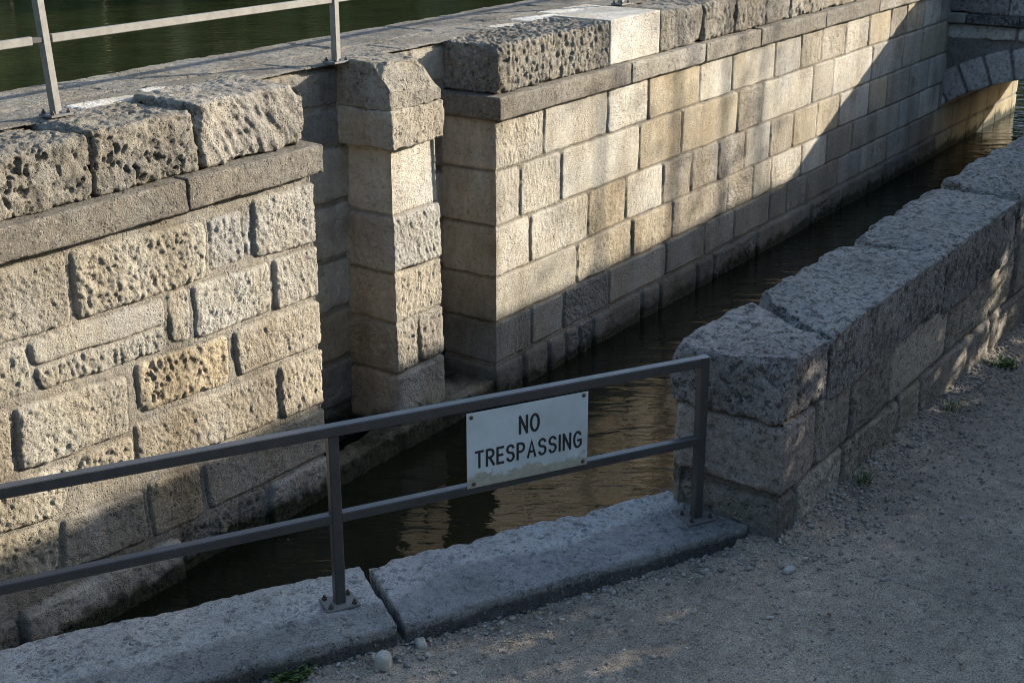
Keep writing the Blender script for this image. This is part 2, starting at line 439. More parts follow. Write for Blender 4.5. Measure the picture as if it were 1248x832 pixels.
WATER = -.97
def wet(c, top=-.86, w=.10, s=1):
    return np.clip((top + .07 * fbm(c[:, 0] * 3, c[:, 1] * 3, c[:, 2] * 3, 3, s) + .03 * vn(c[:, 0] * 16, c[:, 1] * 16, c[:, 2] * 16, s) - c[:, 2]) / w + .5, 0, 1)

PAL = [(.47, .43, .35), (.40, .355, .275), (.50, .465, .39), (.345, .31, .25), (.44, .37, .25), (.395, .375, .325), (.53, .50, .425)]
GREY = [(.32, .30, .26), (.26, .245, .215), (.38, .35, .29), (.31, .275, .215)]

# ------------------------------------------------------------------ far canal wall
wall = thing('canal_wall', (9, 6.9, WATER), 'long limestone canal wall across the water, half sunlit, with a projecting cornice', 'wall')

def S(q, kind, t, **k):
    d = dict(q=q, kind=kind, t=t); d.update(k); return d

B0 = 2.2   # u origin of the left face
def sh(q): return [(x - B0, z) for x, z in q]
left = [
 S(sh([(6.32, 1.29), (6.95, 1.29), (6.95, .89), (6.32, .91)]), 'verm', (.42, .395, .335), ang=1.2, h0=.012),
 S(sh([(5.94, 1.25), (6.22, 1.25), (6.22, .93), (5.93, .93)]), 'verm', (.38, .37, .345), h0=-.004, amp=1.25, r=.05, ang=.2),
 S(sh([(6.235, 1.24), (6.30, 1.27), (6.30, .93), (6.24, .95)]), 'rough', (.36, .35, .32), h0=-.01),
 S(sh([(4.89, 1.30), (5.90, 1.25), (5.88, .90), (4.90, .90)]), 'verm', (.43, .39, .305), amp=1.35, h0=.015, r=.05, ang=.5),
 S(sh([(4.0, 1.33), (4.85, 1.30), (4.85, .90), (4.0, .93)]), 'verm', (.36, .33, .27), h0=.008, r=.04, ang=1.0),
 S(sh([(4.56, .87), (5.53, .86), (5.53, .69), (4.57, .74)]), 'smooth', (.40, .375, .315), h0=.008),
 S(sh([(4.58, .725), (5.53, .675), (5.52, .54), (4.60, .58)]), 'tooled', (.38, .355, .29), ang=.15, amp=1.9, h0=.006),
 S(sh([(5.57, .88), (5.73, .88), (5.71, .55), (5.56, .57)]), 'rough', (.45, .41, .33), amp=.7, h0=.004),
 S(sh([(5.77, .87), (6.44, .85), (6.43, .53), (5.77, .54)]), 'verm', (.43, .41, .35), ang=-.6, h0=.010),
 S(sh([(6.48, .86), (6.95, .86), (6.95, .52), (6.47, .52)]), 'tooled', (.41, .38, .315), ang=.3, h0=.012),
 S(sh([(6.08, .49), (6.95, .48), (6.95, .165), (6.10, .185)]), 'pitted', (.40, .355, .275), amp=.55, h0=.014),
 S(sh([(5.27, .52), (6.03, .48), (6.01, .17), (5.28, .21)]), 'pitted', (.46, .385, .255), amp=1.0, h0=.008, r=.05, ang=.35),
 S(sh([(6.48, .13), (6.95, .12), (6.95, -.27), (6.47, -.25)]), 'tooled', (.41, .355, .26), ang=.2, amp=1.3, h0=.012),
 S(sh([(4.42, .53), (5.20, .48), (5.17, .12), (4.40, .16)]), 'verm', (.42, .39, .32), ang=-.9, h0=.014, r=.04),
 S(sh([(5.22, .15), (6.44, .12), (6.43, -.24), (5.70, -.20), (5.22, -.13)]), 'verm', (.39, .345, .265), ang=.5, h0=.006, r=.04, amp=.9),
 S(sh([(5.75, -.30), (6.95, -.31), (6.95, -.655), (5.76, -.63)]), 'rough', (.37, .335, .265), amp=.5, h0=.008),
 S(sh([(5.28, -.26), (5.71, -.30), (5.70, -.645), (5.29, -.62)]), 'rough', (.43, .35, .225), amp=.6, h0=.006),
 S(sh([(4.64, -.23), (5.24, -.29), (5.24, -.62), (4.60, -.55)]), 'rough', (.37, .34, .275), amp=.6, h0=.008),
 S(sh([(3.9, -.11), (4.61, -.23), (4.57, -.53), (3.9, -.44)]), 'rough', (.40, .355, .26), amp=1.2, h0=.006),
 S(sh([(5.52, -.67), (5.99, -.70), (5.98, -.90), (5.52, -.92)]), 'rough', (.22, .21, .18), amp=1.5, h0=-.004, r=.05),
 S(sh([(6.03, -.67), (6.27, -.69), (6.26, -.95), (6.01, -.95)]), 'rough', (.22, .21, .18), amp=1.5, h0=-.002, r=.05),
 S(sh([(6.31, -.68), (6.95, -.68), (6.95, -1.1), (6.30, -1.1)]), 'rough', (.38, .355, .30), amp=.7, h0=.03),
 S(sh([(4.28, -.66), (5.48, -.70), (5.48, -1.1), (4.28, -1.1)]), 'rough', (.44, .41, .35), h0=.05, amp=.6),
 S(sh([(4.84, .10), (5.19, .09), (5.19, -.12), (5.66, -.225), (5.25, -.25), (4.70, -.20)]), 'rough', (.42, .37, .28), amp=1.2, h0=.008),
 S(sh([(3.9, .12), (4.80, .10), (4.62, -.19), (3.9, -.08)]), 'verm', (.43, .39, .30), amp=1.2, h0=.010, r=.05),
 S(sh([(4.0, .88), (4.53, .86), (4.55, .60), (4.0, .60)]), 'rough', (.38, .35, .275), amp=1.3, r=.04),
 S(sh([(4.0, .57), (4.38, .55), (4.36, .15), (4.0, .16)]), 'verm', (.40, .365, .29), h0=.006, r=.04),
 S(sh([(3.0, -.62), (4.25, -.68), (4.25, -1.1), (3.0, -1.1)]), 'rough', (.27, .25, .20), h0=.02),
]
rr = random.Random(3)
for z0, z1 in ((.9, 1.32), (.55, .88), (.14, .53), (-.10, .12), (-.46, -.12), (-.66, -.48)):   # beyond the left frame edge
    x = B0 + .02
    while x < 3.95:
        w = min(rr.uniform(.5, .95), 3.98 - x)
        if w > .1: left.append(S([(x - B0, z1), (x + w - .03 - B0, z1), (x + w - .03 - B0, z0), (x - B0, z0)], rr.choice(['verm', 'pitted', 'rough']), rr.choice(PAL), amp=.8))
        x += w
left.append(S(R4(.02, .78, -1.1, -.68), 'rough', (.27, .25, .20)))
for s_ in left: s_['t'] = tuple(np.array(s_['t']) * .95)
ZW = axis(-1.12, 1.40, .0085)
strip('wall_face', [(B0, 6.2), (6.88, 6.2), (6.88, 6.8)], [(.0085,), (.03,)], ZW, left, wall, M_WALL, 1,
      moss=lambda c: wet(c, -.84, .09), mort=(.29, .27, .23), hm=-.012, deep=.12, grow=.005)

# right face: regular courses; u runs from the back of the niche end (.55 deep) then along the face
C0 = 9.02
crs = [
 (.955, 1.36, [9.45, 9.718 + 0, 10.755, 11.493, 12.537, 13.27, 14.311, 15.02, 15.617, 16.345, 17.098, 17.877, 18.458, 19.168, 19.887, 20.6]),
 (.505, .945, [9.371, 9.998, 11.356, 12.195, 13.439, 14.046, 15.423, 16.049, 17.314, 18.451, 19.2, 20.0, 20.9]),
 (.08, .495, [9.521, 10.458, 11.137, 11.844, 12.443, 13.047, 13.673, 14.321, 14.945, 15.634, 16.318, 17.302, 17.948, 18.8, 19.6, 20.4]),
 (-.305, .07, [10.283, 11.27, 12.073, 13.306, 13.933, 14.404, 15.249, 16.005, 16.808, 17.633, 18.5, 19.3, 20.2]),
 (-.66, -.315, [9.552, 10.066, 10.852, 11.963, 12.802, 13.509, 14.415, 14.88, 15.458, 16.4, 17.17, 18.1, 19.0, 20.0]),
 (-1.12, -.69, [9.42, 9.816, 10.1, 10.324, 10.569, 11.477, 11.842, 12.637, 13.033, 14.1, 15.613, 16.6, 17.501, 18.042, 19.1, 20.2])]
del crs[0][2][0]
kinds = {(0, 0): ('verm', PAL[0]), (0, 1): ('smooth', PAL[2]), (0, 2): ('tooled', PAL[6]), (0, 3): ('smooth', PAL[4]), (0, 4): ('smooth', PAL[6]), (0, 5): ('smooth', PAL[0]),
         (0, 6): ('smooth', PAL[5]), (0, 7): ('rough', PAL[1]), (0, 8): ('rough', PAL[1]), (0, 9): ('rough', PAL[0]), (0, 10): ('smooth', PAL[4]),
         (1, 0): ('tooled', PAL[0]), (1, 1): ('tooled', PAL[0]), (1, 2): ('smooth', PAL[6]), (1, 3): ('smooth', PAL[4]), (1, 4): ('smooth', PAL[4]), (1, 5): ('rough', PAL[3]), (1, 6): ('smooth', PAL[2]), (1, 7): ('smooth', PAL[1]), (1, 8): ('smooth', PAL[2]),
         (2, 0): ('tooled', PAL[0]), (2, 1): ('tooled', PAL[0]), (2, 2): ('rough', (.48, .40, .27)), (2, 3): ('tooled', PAL[2]), (2, 4): ('rough', PAL[1]), (2, 5): ('rough', PAL[3]), (2, 6): ('rough', PAL[3]), (2, 7): ('smooth', PAL[5]), (2, 8): ('tooled', PAL[1]),
         (3, 0): ('smooth', (.42, .385, .31)), (3, 1): ('rough', (.46, .40, .29)), (3, 2): ('rough', PAL[4]), (3, 3): ('rough', PAL[1]), (3, 4): ('verm', PAL[3]),
         (4, 0): ('tooled', GREY[0]), (4, 1): ('smooth', GREY[2]), (4, 2): ('verm', GREY[1]), (4, 3): ('smooth', GREY[2]), (4, 4): ('smooth', GREY[0])}
right = []
for ci, (z0, z1, js) in enumerate(crs):
    a = 0.0
    for k, x in enumerate(js):
        b = x - C0 + .55
        kd, t = kinds.get((ci, k), (rr.choice(['smooth', 'tooled', 'rough', 'smooth']), rr.choice(PAL if ci < 4 else GREY)))
        am = .55 if ci < 5 else 1.2
        if a == 0.0 and ci not in (5,): am = .5
        if kd == 'verm': am = .8
        t = tuple(np.array(t) * (1 if ci < 5 else .62))
        right.append(S([(a + .011, z1 - .002), (b - .011, z1 - .002), (b - .011, z0 + .002), (a + .011, z0 + .002)], kd, t, amp=am, h0=rr.uniform(-.004, .004) + (.02 if ci == 5 else 0),
                       r=.022 if ci < 5 else .05, ang=rr.uniform(-.5, 1.4), tu=rr.uniform(-.006, .006), tv=rr.uniform(-.01, .01)))
        a = b
    a += 0
    while a < 15.9:      # under the bridge
        b = a + rr.uniform(.6, 1.0)
        right.append(S([(a + .009, z1), (b - .009, z1), (b - .009, z0), (a + .009, z0)], 'smooth', (.44, .39, .25), amp=.6)); a = b
strip('wall_face', [(C0, 6.75), (C0, 6.2), (20.3, 6.2), (24.35, 6.2), (24.35, 7.7)], [(.012,), (.0085, .022), (.03,), (.1,)], axis(-1.12, 1.40, .0095), right, wall, M_WALL, 2,
      moss=lambda c: wet(c, -.86, .08), mort=(.26, .24, .20), hm=-.013, deep=.25)

# niche back
nich = []
for z0, z1 in ((1.62, 1.9), (1.34, 1.60), (.92, 1.32), (.50, .90), (.10, .48), (-.30, .08), (-.68, -.32), (-1.12, -.70)):
    a = 0
    for b in (.52 + rr.uniform(-.15, .15), 1.1, 1.9 + rr.uniform(-.1, .1), 2.3):
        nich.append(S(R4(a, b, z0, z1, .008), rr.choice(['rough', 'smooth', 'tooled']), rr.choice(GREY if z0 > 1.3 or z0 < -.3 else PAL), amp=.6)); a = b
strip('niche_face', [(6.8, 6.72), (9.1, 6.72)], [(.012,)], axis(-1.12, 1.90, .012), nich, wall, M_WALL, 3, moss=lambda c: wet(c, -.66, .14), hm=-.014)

# ledge at the foot of the niche
lm = lambda c: wet(c, -.80, .14)
block('ledge', rect(6.9, 8.0, 6.20, 6.40), -1.2, -.80, .03, .014, 'rough', 21, wall, M_WALL, (.20, .185, .15), moss=lm)
block('ledge', rect(7.9, 9.05, 6.20, 6.76), -1.2, -.785, .03, .014, 'rough', 22, wall, M_WALL, (.20, .185, .15), moss=lm)

# cornice
cx = [(2.2, 5.715), (5.725, 6.93)]
for i, (a, b) in enumerate(cx):
    block('cornice_stone', rect(a, b, 6.125, 6.62), 1.365, 1.555, .022, .0105, 'dressed', 30 + i, wall, M_COP, (.235, .215, .18))
cr = [8.97, 11.05, 12.50, 13.76, 15.5, 17.2, 18.9, 20.3]
for i in range(len(cr) - 1):
    block('cornice_stone', rect(cr[i] + .004, cr[i + 1] - .004, 6.125, 6.74 if i == 0 else 6.6), 1.365, 1.545, .022, .0115 if i < 3 else .02, 'dressed', 40 + i, wall, M_COP,
          [(.24, .22, .185), (.37, .345, .295), (.31, .285, .24), (.27, .25, .21)][i % 4],
          cut=[((12.48, 6.14, 1.56), (.5, -.7, .5), .03)] if i == 1 else None)

# coping
cl = [(2.2, 4.05), (4.06, 5.10), (5.115, 5.915), (5.93, 6.86)]
stl = ['pit', 'pit', 'pit', 'ridge']
for i, (a, b) in enumerate(cl):
    top = 1.925 + [0, -.02, 0.0, .035][i]
    block('coping_block', rect(a, b, 6.215, 6.80), 1.56, top, .055, .0095, stl[i], 50 + i, wall, M_COP, [(.25, .23, .195), (.27, .25, .21), (.27, .25, .21), (.36, .335, .29)][i],
          cut=[((6.80, 6.5, 1.93), (.75, -.1, .75), .02)] if i == 3 else None)
ck = [9.06, 10.775, 11.685, 12.56, 13.29, 14.02, 14.66, 15.57, 16.57, 17.6, 18.7, 20.28]
for i in range(len(ck) - 1):
    sty = ['verm', 'smooth', 'rough', 'verm', 'verm', 'rough', 'pit', 'rough', 'verm', 'rough', 'rough'][i]
    block('coping_block', rect(ck[i] + .006, ck[i + 1] - .006, 6.205, 6.80), 1.55, 1.925 + [0, .012, -.01, -.02, .01, -.01, 0, .01, 0, 0, 0][i], .012 if i == 1 else .04, .0105 if i < 3 else .016, sty, 70 + i, wall, M_WALL if i == 1 else M_COP,
          [(.27, .25, .21), (.55, .525, .47), (.26, .24, .205), (.25, .23, .19), (.28, .255, .21)][i % 5] if i < 5 else GREY[i % 4],
          cut=[((9.06, 6.2, 1.95), (-.6, -.45, .65), .05), ((9.09, 6.28, 1.95), (-.4, -.9, .5), .03)] if i == 0 else None)

# paving on top of the wall
pav = []
WH = (.66, .64, .59)
for q in ([(5.53, 6.95), (5.77, 6.985), (6.10, 6.90), (6.02, 6.76), (5.58, 6.80)], [(6.13, 6.89), (6.16, 7.03), (6.33, 7.03), (6.45, 6.86), (6.30, 6.77), (6.10, 6.76)],
          [(9.9, 6.93), (10.27, 6.88), (10.30, 6.72), (9.9, 6.78)], [(10.42, 7.05), (11.0, 6.9), (10.9, 6.74), (10.40, 6.76)], [(10.95, 7.1), (11.75, 7.05), (11.7, 6.75), (11.0, 6.8)]):
    pav.append(S(q, 'smooth', WH, amp=.6, h0=.004, r=.015))
x = 2.2
while x < 20.2:
    w = rr.uniform(.7, 1.5)
    pav.insert(0, S([(x, 7.74), (x + w - .01, 7.74), (x + w - .01 + rr.uniform(-.1, .1), 7.12), (x, 7.12)], 'rough', rr.choice([(.27, .25, .215), (.30, .28, .24), (.25, .235, .20)]), amp=.35, h0=.002, r=.02))
    x += w
x = 2.2
while x < 20.2:
    w = rr.uniform(.8, 1.7)
    pav.insert(0, S([(x, 7.10), (x + w - .01, 7.10), (x + w - .01, 6.72), (x, 6.72)], 'rough', rr.choice([(.28, .26, .22), (.31, .285, .24), (.26, .24, .205)]), amp=.35, h0=0, r=.02))
    x += w
u = axis(2.2, 20.4, .012, .024); v = axis(6.70, 7.74, .012)
U, V, H, T = field(u, v, pav, 4, hm=-.006, mort=(.27, .25, .21), deep=.1)
edge = np.clip((V - 7.66 + .03 * fbm(U * 4, V * 4, 0, 3, 77)) / .05, 0, 1)
co = np.stack([U, V, 1.925 + H * 1.0 - .10 * edge ** 2], -1)
q = grid_quads(len(u), len(v))
mesh_np('paving', co.reshape(-1, 3), q, M_COP, wall, T.reshape(-1, 3), 0.0)
strip('lake_face', [(24.35, 7.74), (2.2, 7.74)], [(.08,)], axis(-1.2, 1.84, .08), [], wall, M_WALL, 5)

# ------------------------------------------------------------------ pier standing in the niche
pier = thing('stone_pier', (8.13, 6.5, -.80), 'square stacked stone pier with a chamfered cap, standing in the wall niche', 'pier')
ps = []
for i, (z0, z1) in enumerate(((.84, 1.34), (.405, .83), (.02, .395), (-.38, .01), (-.86, -.39))):
    t = [PAL[2], PAL[5], PAL[1], PAL[3], GREY[2]][i]; tl = [(.40, .35, .27), (.40, .36, .29), (.36, .30, .215), (.35, .30, .225), (.30, .26, .20)][i]
    h = [-.012, .020, .006, .012, .014][i]
    if i == 3:
        ps += [S([(.005, z1), (.70, z1), (.73, z0), (.005, z0)], 'rough', t, h0=h, r=.035, amp=.9, k=.02), S([(.75, z1), (1.6, z1), (1.6, z0), (.76, z0)], 'rough', t, h0=h, r=.035, amp=.9)]
    else:
        ps.append(S([(.005, z1), (1.6, z1), (1.6, z0), (.005, z0)], ['tooled', 'verm', 'tooled', 'rough', 'tooled'][i], t, h0=h, r=.035, amp=[.5, .9, 1.2, 1, .7][i], ang=[1.5, .4, -.5, 0, .8][i], k=.022))
strip('shaft', [(7.83, 6.76), (7.83, 6.285), (8.39, 6.285), (8.39, 6.76)], [(.010,), (.008,), (.012,)], axis(-.86, 1.36, .0085), ps, pier, M_WALL, 6, moss=lambda c: wet(c, -.74, .1), hm=-.012, deep=.3, batter=.02)
block('cap_stone', rect(7.775, 8.40, 6.235, 6.76), 1.335, 1.612, .022, .0095, 'rough', 91, pier, M_WALL, (.40, .365, .30), amp=.8)
block('cap_stone', rect(7.775, 8.38, 6.24, 6.80), 1.612, 1.945, .022, .0095, 'rough', 92, pier, M_COP, (.34, .315, .26), amp=.8,
      cut=[((8.05, 6.245, 1.72), (0, -.93, .37), .015), ((8.385, 6.5, 1.66), (.84, 0, .54), .015), ((7.85, 6.27, 1.85), (-.5, -.65, .58), .02)])

# ------------------------------------------------------------------ bridge at the far end
bridge = thing('stone_bridge', (22.3, 4.4, WATER), 'low arched stone bridge crossing the canal at its far end', 'bridge')
def zin(y): return .29 - (3.27 - math.sqrt(3.27 ** 2 - (y - 4.4) ** 2))
zc = .29 - 3.27
bs = []
angs = np.linspace(-.66, .66, 14)
th = .43
for a0, a1 in zip(angs[:-1] + .004, angs[1:] - .004):
    q = []
    for (a, r_) in ((a0, 3.27 + th), (a1, 3.27 + th), (a1, 3.26), (a0, 3.26)):
        q.append((6.25 - (4.4 + r_ * math.sin(a)), zc + r_ * math.cos(a)))
    bs.append(S(q, 'rough', rr.choice([(.46, .44, .42), (.46, .37, .355), (.44, .43, .42), (.50, .475, .44)]), amp=.9, h0=.01, r=.03))
for z0, z1 in ((.70, .92), (.40, .69)):
    a = 0
    while a < 4.3:
        b = a + rr.uniform(.6, 1.1); yc = 6.25 - (a + b) / 2
        if z0 > .6 or abs(yc - 4.4) > 1.6:
            bs.append(S(R4(a, b, z0, z1, .010), 'smooth', rr.choice([(.50, .48, .45), (.55, .52, .47), (.46, .45, .43)]), amp=.9))
        a = b
def keep_arch(c):
    y = c[:, 1]; r2 = np.hypot(y - 4.4, c[:, 2] - zc)
    return (r2 > 3.27) | (np.abs(y - 4.4) > 1.95)
strip('wall_face', [(20.3, 6.25), (20.3, 2.0)], [(.014,)], axis(-1.12, .93, .014), bs, bridge, M_PARW, 7, keep=keep_arch, moss=lambda c: wet(c, -.85), hm=-.026, mort=(.2, .19, .17))
# vault, lintel at the far mouth, deck, abutment
ys = np.linspace(6.24, 2.5, 60); xs = np.array([20.31, 21.5, 23.0, 24.2])
co = []
for xx in xs:
    f = np.clip((xx - 22.5) / 1.7, 0, 1)
    for y in ys:
        zz = zin(y) if abs(y - 4.4) < 2.2 else -.4
        co.append((xx, y, zz * (1 - f) + min(zz, -.27) * f))
co = np.array(co)
mesh_np('vault', co, grid_quads(len(xs), len(ys)), M_WALL, bridge, np.tile((.30, .27, .2), (len(co), 1)), 0.0)
block('lintel', rect(24.2, 24.5, 2.0, 6.3), -.27, .9, .02, .1, 'smooth', 101, bridge, M_WALL, (.35, .32, .26))
block('deck', rect(20.42, 24.2, 2.0, 6.3), .62, .90, .02, .15, 'smooth', 102, bridge, M_WALL, (.33, .31, .27))
block('abutment', rect(20.42, 24.4, 1.9, 2.7), -1.2, .60, .02, .15, 'rough', 103, bridge, M_WALL, (.33, .31, .27))
bb = [6.25, 5.95, 5.22, 4.3, 3.3, 2.0]
for i in range(5):
    block('string_course', rect(20.19, 20.6, bb[i + 1] + .004, bb[i] - .004), .925, 1.055, .015, .016, 'dressed', 110 + i, bridge, M_WALL if i == 0 else M_BAND, (.26, .25, .23) if i == 0 else (.10, .10, .098))
pb = [6.3, 5.4, 4.3, 3.2, 2.0]
for i in range(4):
    def zt(c): return np.clip(1.43 + .18 * (c[:, 1] - 3.15), 1.40, 2.2) - 1.43
    block('parapet_block', rect(20.28, 20.62, pb[i + 1] + .004, pb[i] - .004), 1.06, 1.43, .03, .016, 'rough', 120 + i, bridge, M_PAR, [(.25, .23, .22), (.33, .32, .30), (.28, .26, .24), (.3, .28, .26)][i], ztop=zt)

# ------------------------------------------------------------------ near parapet wall
par = thing('parapet_wall', (12, 2.8, -.1), 'grey lichen covered parapet wall of big blocks beside the gravel path', 'wall')
pt_ = (.30, .285, .25)
tops = [(6.17, 6.17, 6.685, 7.025), (6.735, 7.075, 8.60, 8.46), (8.65, 8.51, 10.22, 10.31), (10.27, 10.36, 12.4, 12.5), (12.42, 12.52, 15.0, 15.0), (15.02, 15.02, 17.6, 17.6), (17.62, 17.62, 20.28, 20.28)]
for i, (ao, ai, bo, bi) in enumerate(tops):
    yo = 2.50 if i else 2.535
    z1 = 1.0 + [.005, .0, -.005, .01, .03, .1, .25][i]
    quad = [(ao, yo), (bo, 2.49), (bi, 3.13), (ai, 3.15)]
    cuts = None
    if i == 0:
        cuts = [((6.27, 2.585, .945), (-.50, -.60, .62), .05), ((6.9, 3.14, .98), (.1, .8, .6), .03)]
    if i > 0:
        cuts = [((ai + .16, 3.11, z1 - .05), (-.60, .70, .38), .05), ((bi - .10, 3.11, z1 - .04), (.6, .72, .36), .04), ((9, 3.125, z1 - .03), (0, .8, .6), .035)]
    block('coping_block', quad, [.685, .62, .56, .6, .6, .6, .6][i], z1, [.022, .020, .022, .03, .04, .04, .04][i], [.0085, .0095, .011, .014, .03, .05, .05][i],
          ['rough', 'rough', 'rough', 'verm', 'rough', 'rough', 'rough'][i], 130 + i, par, M_PAR, [(.33, .30, .275), (.285, .275, .255), (.26, .25, .23), (.28, .265, .235), pt_, pt_, pt_][i], cut=cuts, amp=.85, rad_noise=1.2)
pw = []
# u along: end face 0..0.62 (canal side to path side), then outer face
e0 = .62
def px(x): return x - 6.2 + e0
pw += [S([(0, .68), (px(6.60), .67), (px(6.62), .29), (px(6.2), .27), (0, .31)], 'rough', (.40, .345, .30), h0=.012, r=.03, amp=.6, k=.016)]
pw += [S([(0, .30), (px(6.2), .26), (px(6.45), .27), (px(6.45), -.4), (0, -.4)], 'rough', (.29, .265, .22), h0=-.004, r=.04)]
rows = [(.27, .60, [6.62, 7.13, 7.76, 8.86, 9.84, 10.4, 11.3, 12.5, 13.6, 15, 16.5, 18, 20.3], .0), (-.5, .25, [6.45, 7.1, 8.0, 8.42, 9.95, 10.9, 12, 13.5, 15, 16.5, 18, 20.3], .0)]
tn = [(.36, .32, .265), (.34, .305, .255), (.48, .43, .345), (.40, .355, .28), (.42, .37, .285)]
for ri, (z0, z1, js, _) in enumerate(rows):
    for k in range(len(js) - 1):
        a, b = px(js[k]), px(js[k + 1])
        sl = -.018 * (js[k] - 6.6); sl2 = -.018 * (js[k + 1] - 6.6)
        if ri == 0:
            q_ = [(a + .008, .66), (b - .008, .66), (b - .008, z0 + sl2), (a + .008, z0 + sl)]
        else:
            q_ = [(a + .008, z1 + sl), (b - .008, z1 + sl2), (b - .008, -.5), (a + .008, -.5)]
        pw.append(S(q_, 'smooth' if (ri == 0 and k == 2) else 'rough', tn[(k + ri * 2) % 5] if not (ri == 0 and k == 2) else tn[2], amp=.8, h0=rr.uniform(-.004, .008), r=.03, tu=rr.uniform(-.01, .01)))
strip('wall_face', [(6.20, 3.13), (6.20, 2.51), (20.3, 2.51)], [(.0095,), (.0095, .05)], axis(-.5, .70, .0095), pw, par, M_PARW, 8, mort=(.20, .185, .16), hm=-.028, deep=.4)
strip('canal_face', [(20.3, 3.10), (6.2, 3.10)], [(.06,)], axis(-1.2, .70, .06), [], par, M_PARW, 9, moss=lambda c: wet(c))
strip('quay_face', [(6.25, 3.12), (2.1, 5.42), (-6, 10.0)], [(.06,), (.2,)], axis(-1.2, -.05, .06), [], par, M_PARW, 10, moss=lambda c: wet(c))

# ------------------------------------------------------------------ kerb stones
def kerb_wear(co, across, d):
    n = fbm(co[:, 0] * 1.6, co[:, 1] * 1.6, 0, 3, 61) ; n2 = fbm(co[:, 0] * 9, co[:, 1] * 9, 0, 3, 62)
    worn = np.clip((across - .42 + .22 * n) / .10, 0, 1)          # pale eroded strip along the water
    low_dark = np.clip((.072 + .012 * n2 - co[:, 2]) / .02, 0, 1) * np.clip(1 - across * 3, 0, 1)     # darker towards the bottom on the path side
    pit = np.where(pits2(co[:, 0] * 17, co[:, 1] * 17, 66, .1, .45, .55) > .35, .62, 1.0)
    return (.80 + worn * .48) * (1 - worn + worn * pit) * (1 - .68 * low_dark)
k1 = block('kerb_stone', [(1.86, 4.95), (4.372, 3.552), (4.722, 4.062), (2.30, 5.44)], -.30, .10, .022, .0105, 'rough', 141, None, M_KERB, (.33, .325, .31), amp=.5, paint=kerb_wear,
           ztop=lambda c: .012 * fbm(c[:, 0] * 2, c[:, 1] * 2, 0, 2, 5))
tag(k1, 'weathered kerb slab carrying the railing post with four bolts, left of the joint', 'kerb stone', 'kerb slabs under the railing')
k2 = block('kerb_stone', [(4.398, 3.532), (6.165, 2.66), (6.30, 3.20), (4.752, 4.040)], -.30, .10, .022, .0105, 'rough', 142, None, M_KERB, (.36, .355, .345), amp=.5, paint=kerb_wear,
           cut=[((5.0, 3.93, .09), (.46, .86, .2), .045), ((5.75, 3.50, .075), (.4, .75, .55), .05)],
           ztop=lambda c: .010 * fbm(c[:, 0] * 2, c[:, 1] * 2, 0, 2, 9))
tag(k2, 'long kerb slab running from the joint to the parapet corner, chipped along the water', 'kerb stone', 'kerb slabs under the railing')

# ------------------------------------------------------------------ ground
def yedge(X): return np.where(X < 6.2, 2.92 + (6.2 - X) * .53, 2.85)
def gz(X, Y):
    z = -.032 * np.clip(X - 6.4, 0, 9) * np.clip((Y - .6) / 1.6, 0, 1)
    z = z + .018 * fbm(X * .9, Y * .9, 0, 3, 200) + .006 * fbm(X * 5, Y * 5, 0, 3, 201)
    dk = yedge(X) - Y      # earth banked against the masonry
    z = z + np.where(X > 6.1, .04 * np.exp(-np.clip(dk - .34, 0, 9) / .10), .0)
    return z - .010
gx = np.concatenate([[-120, -60, -25, -8, -2, 1], axis(2.6, 12.5, .0125, .016), [13.5, 15, 18, 22, 30, 50, 90, 160]])
gt = np.concatenate([axis(0, 2.9, .0125), [3.3, 4, 5.5, 8, 14, 30, 70, 140]])
X, Tt = np.meshgrid(gx, gt, indexing='ij'); Y = yedge(np.clip(X, -20, 30)) - Tt
Z = gz(X, Y)
near = ((X > 2.5) & (X < 12.6) & (Tt < 3)).astype(float)
small = fbm(X * 22, Y * 22, 0, 3, 210)
Z = Z + near * (.0075 * small + .0045 * np.abs(vn(X * 60, Y * 60, 0, 211)) + .0025 * vn(X * 95, Y * 95, 0, 212))
Z = Z - near * .012 * pits2(X * 3.3, Y * 3.3, 215, .1, .45, .5) * (.6 + .4 * vn(X * 45, Y * 20, 0, 216))     # scuffs and footprints
co = np.stack([X, Y, Z], -1).reshape(-1, 3)

m, nt, b = newmat('gravel_path'); pos = worldpos(nt)
n1 = noise(nt, 1.1, 5, .6, pos); n2 = noise(nt, 12, 6, .7, pos); n3 = noise(nt, 130, 4, .65, pos)
c1 = ramp(nt, n1.outputs['Fac'], [(.32, (.205, .175, .138, 1)), (.52, (.285, .24, .186, 1)), (.72, (.375, .305, .23, 1))])
c = mix(nt, 1, c1.outputs[0], ramp(nt, n2.outputs['Fac'], [(.3, g(.72)), (.7, g(1.25))]).outputs[0], 'MULTIPLY')
c = mix(nt, .9, c, mix(nt, 1, c, ramp(nt, n3.outputs['Fac'], [(.34, g(.42)), (.5, g(1)), (.64, g(1.6))]).outputs[0], 'MULTIPLY'))
vo = N(nt, 'ShaderNodeTexVoronoi'); vo.inputs['Scale'].default_value = 75; L(nt, pos, vo.inputs['Vector'])
sp = ramp(nt, vo.outputs['Distance'], [(.0, g(1)), (.22, g(0))])
c = mix(nt, mix(nt, .55, g(0), sp.outputs[0]), c, vo.outputs['Color'], 'SOFT_LIGHT')
L(nt, c, b.inputs['Base Color']); b.inputs['Roughness'].default_value = .95; b.inputs['Specular IOR Level'].default_value = .15
ad = N(nt, 'ShaderNodeMath', operation='MULTIPLY_ADD'); L(nt, n3.outputs['Fac'], ad.inputs[0]); ad.inputs[1].default_value = .7; L(nt, n2.outputs['Fac'], ad.inputs[2])
bp = N(nt, 'ShaderNodeBump'); bp.inputs['Strength'].default_value = .9; bp.inputs['Distance'].default_value = .012
L(nt, ad.outputs[0], bp.inputs['Height']); L(nt, bp.outputs[0], b.inputs['Normal'])
M_PATH = m
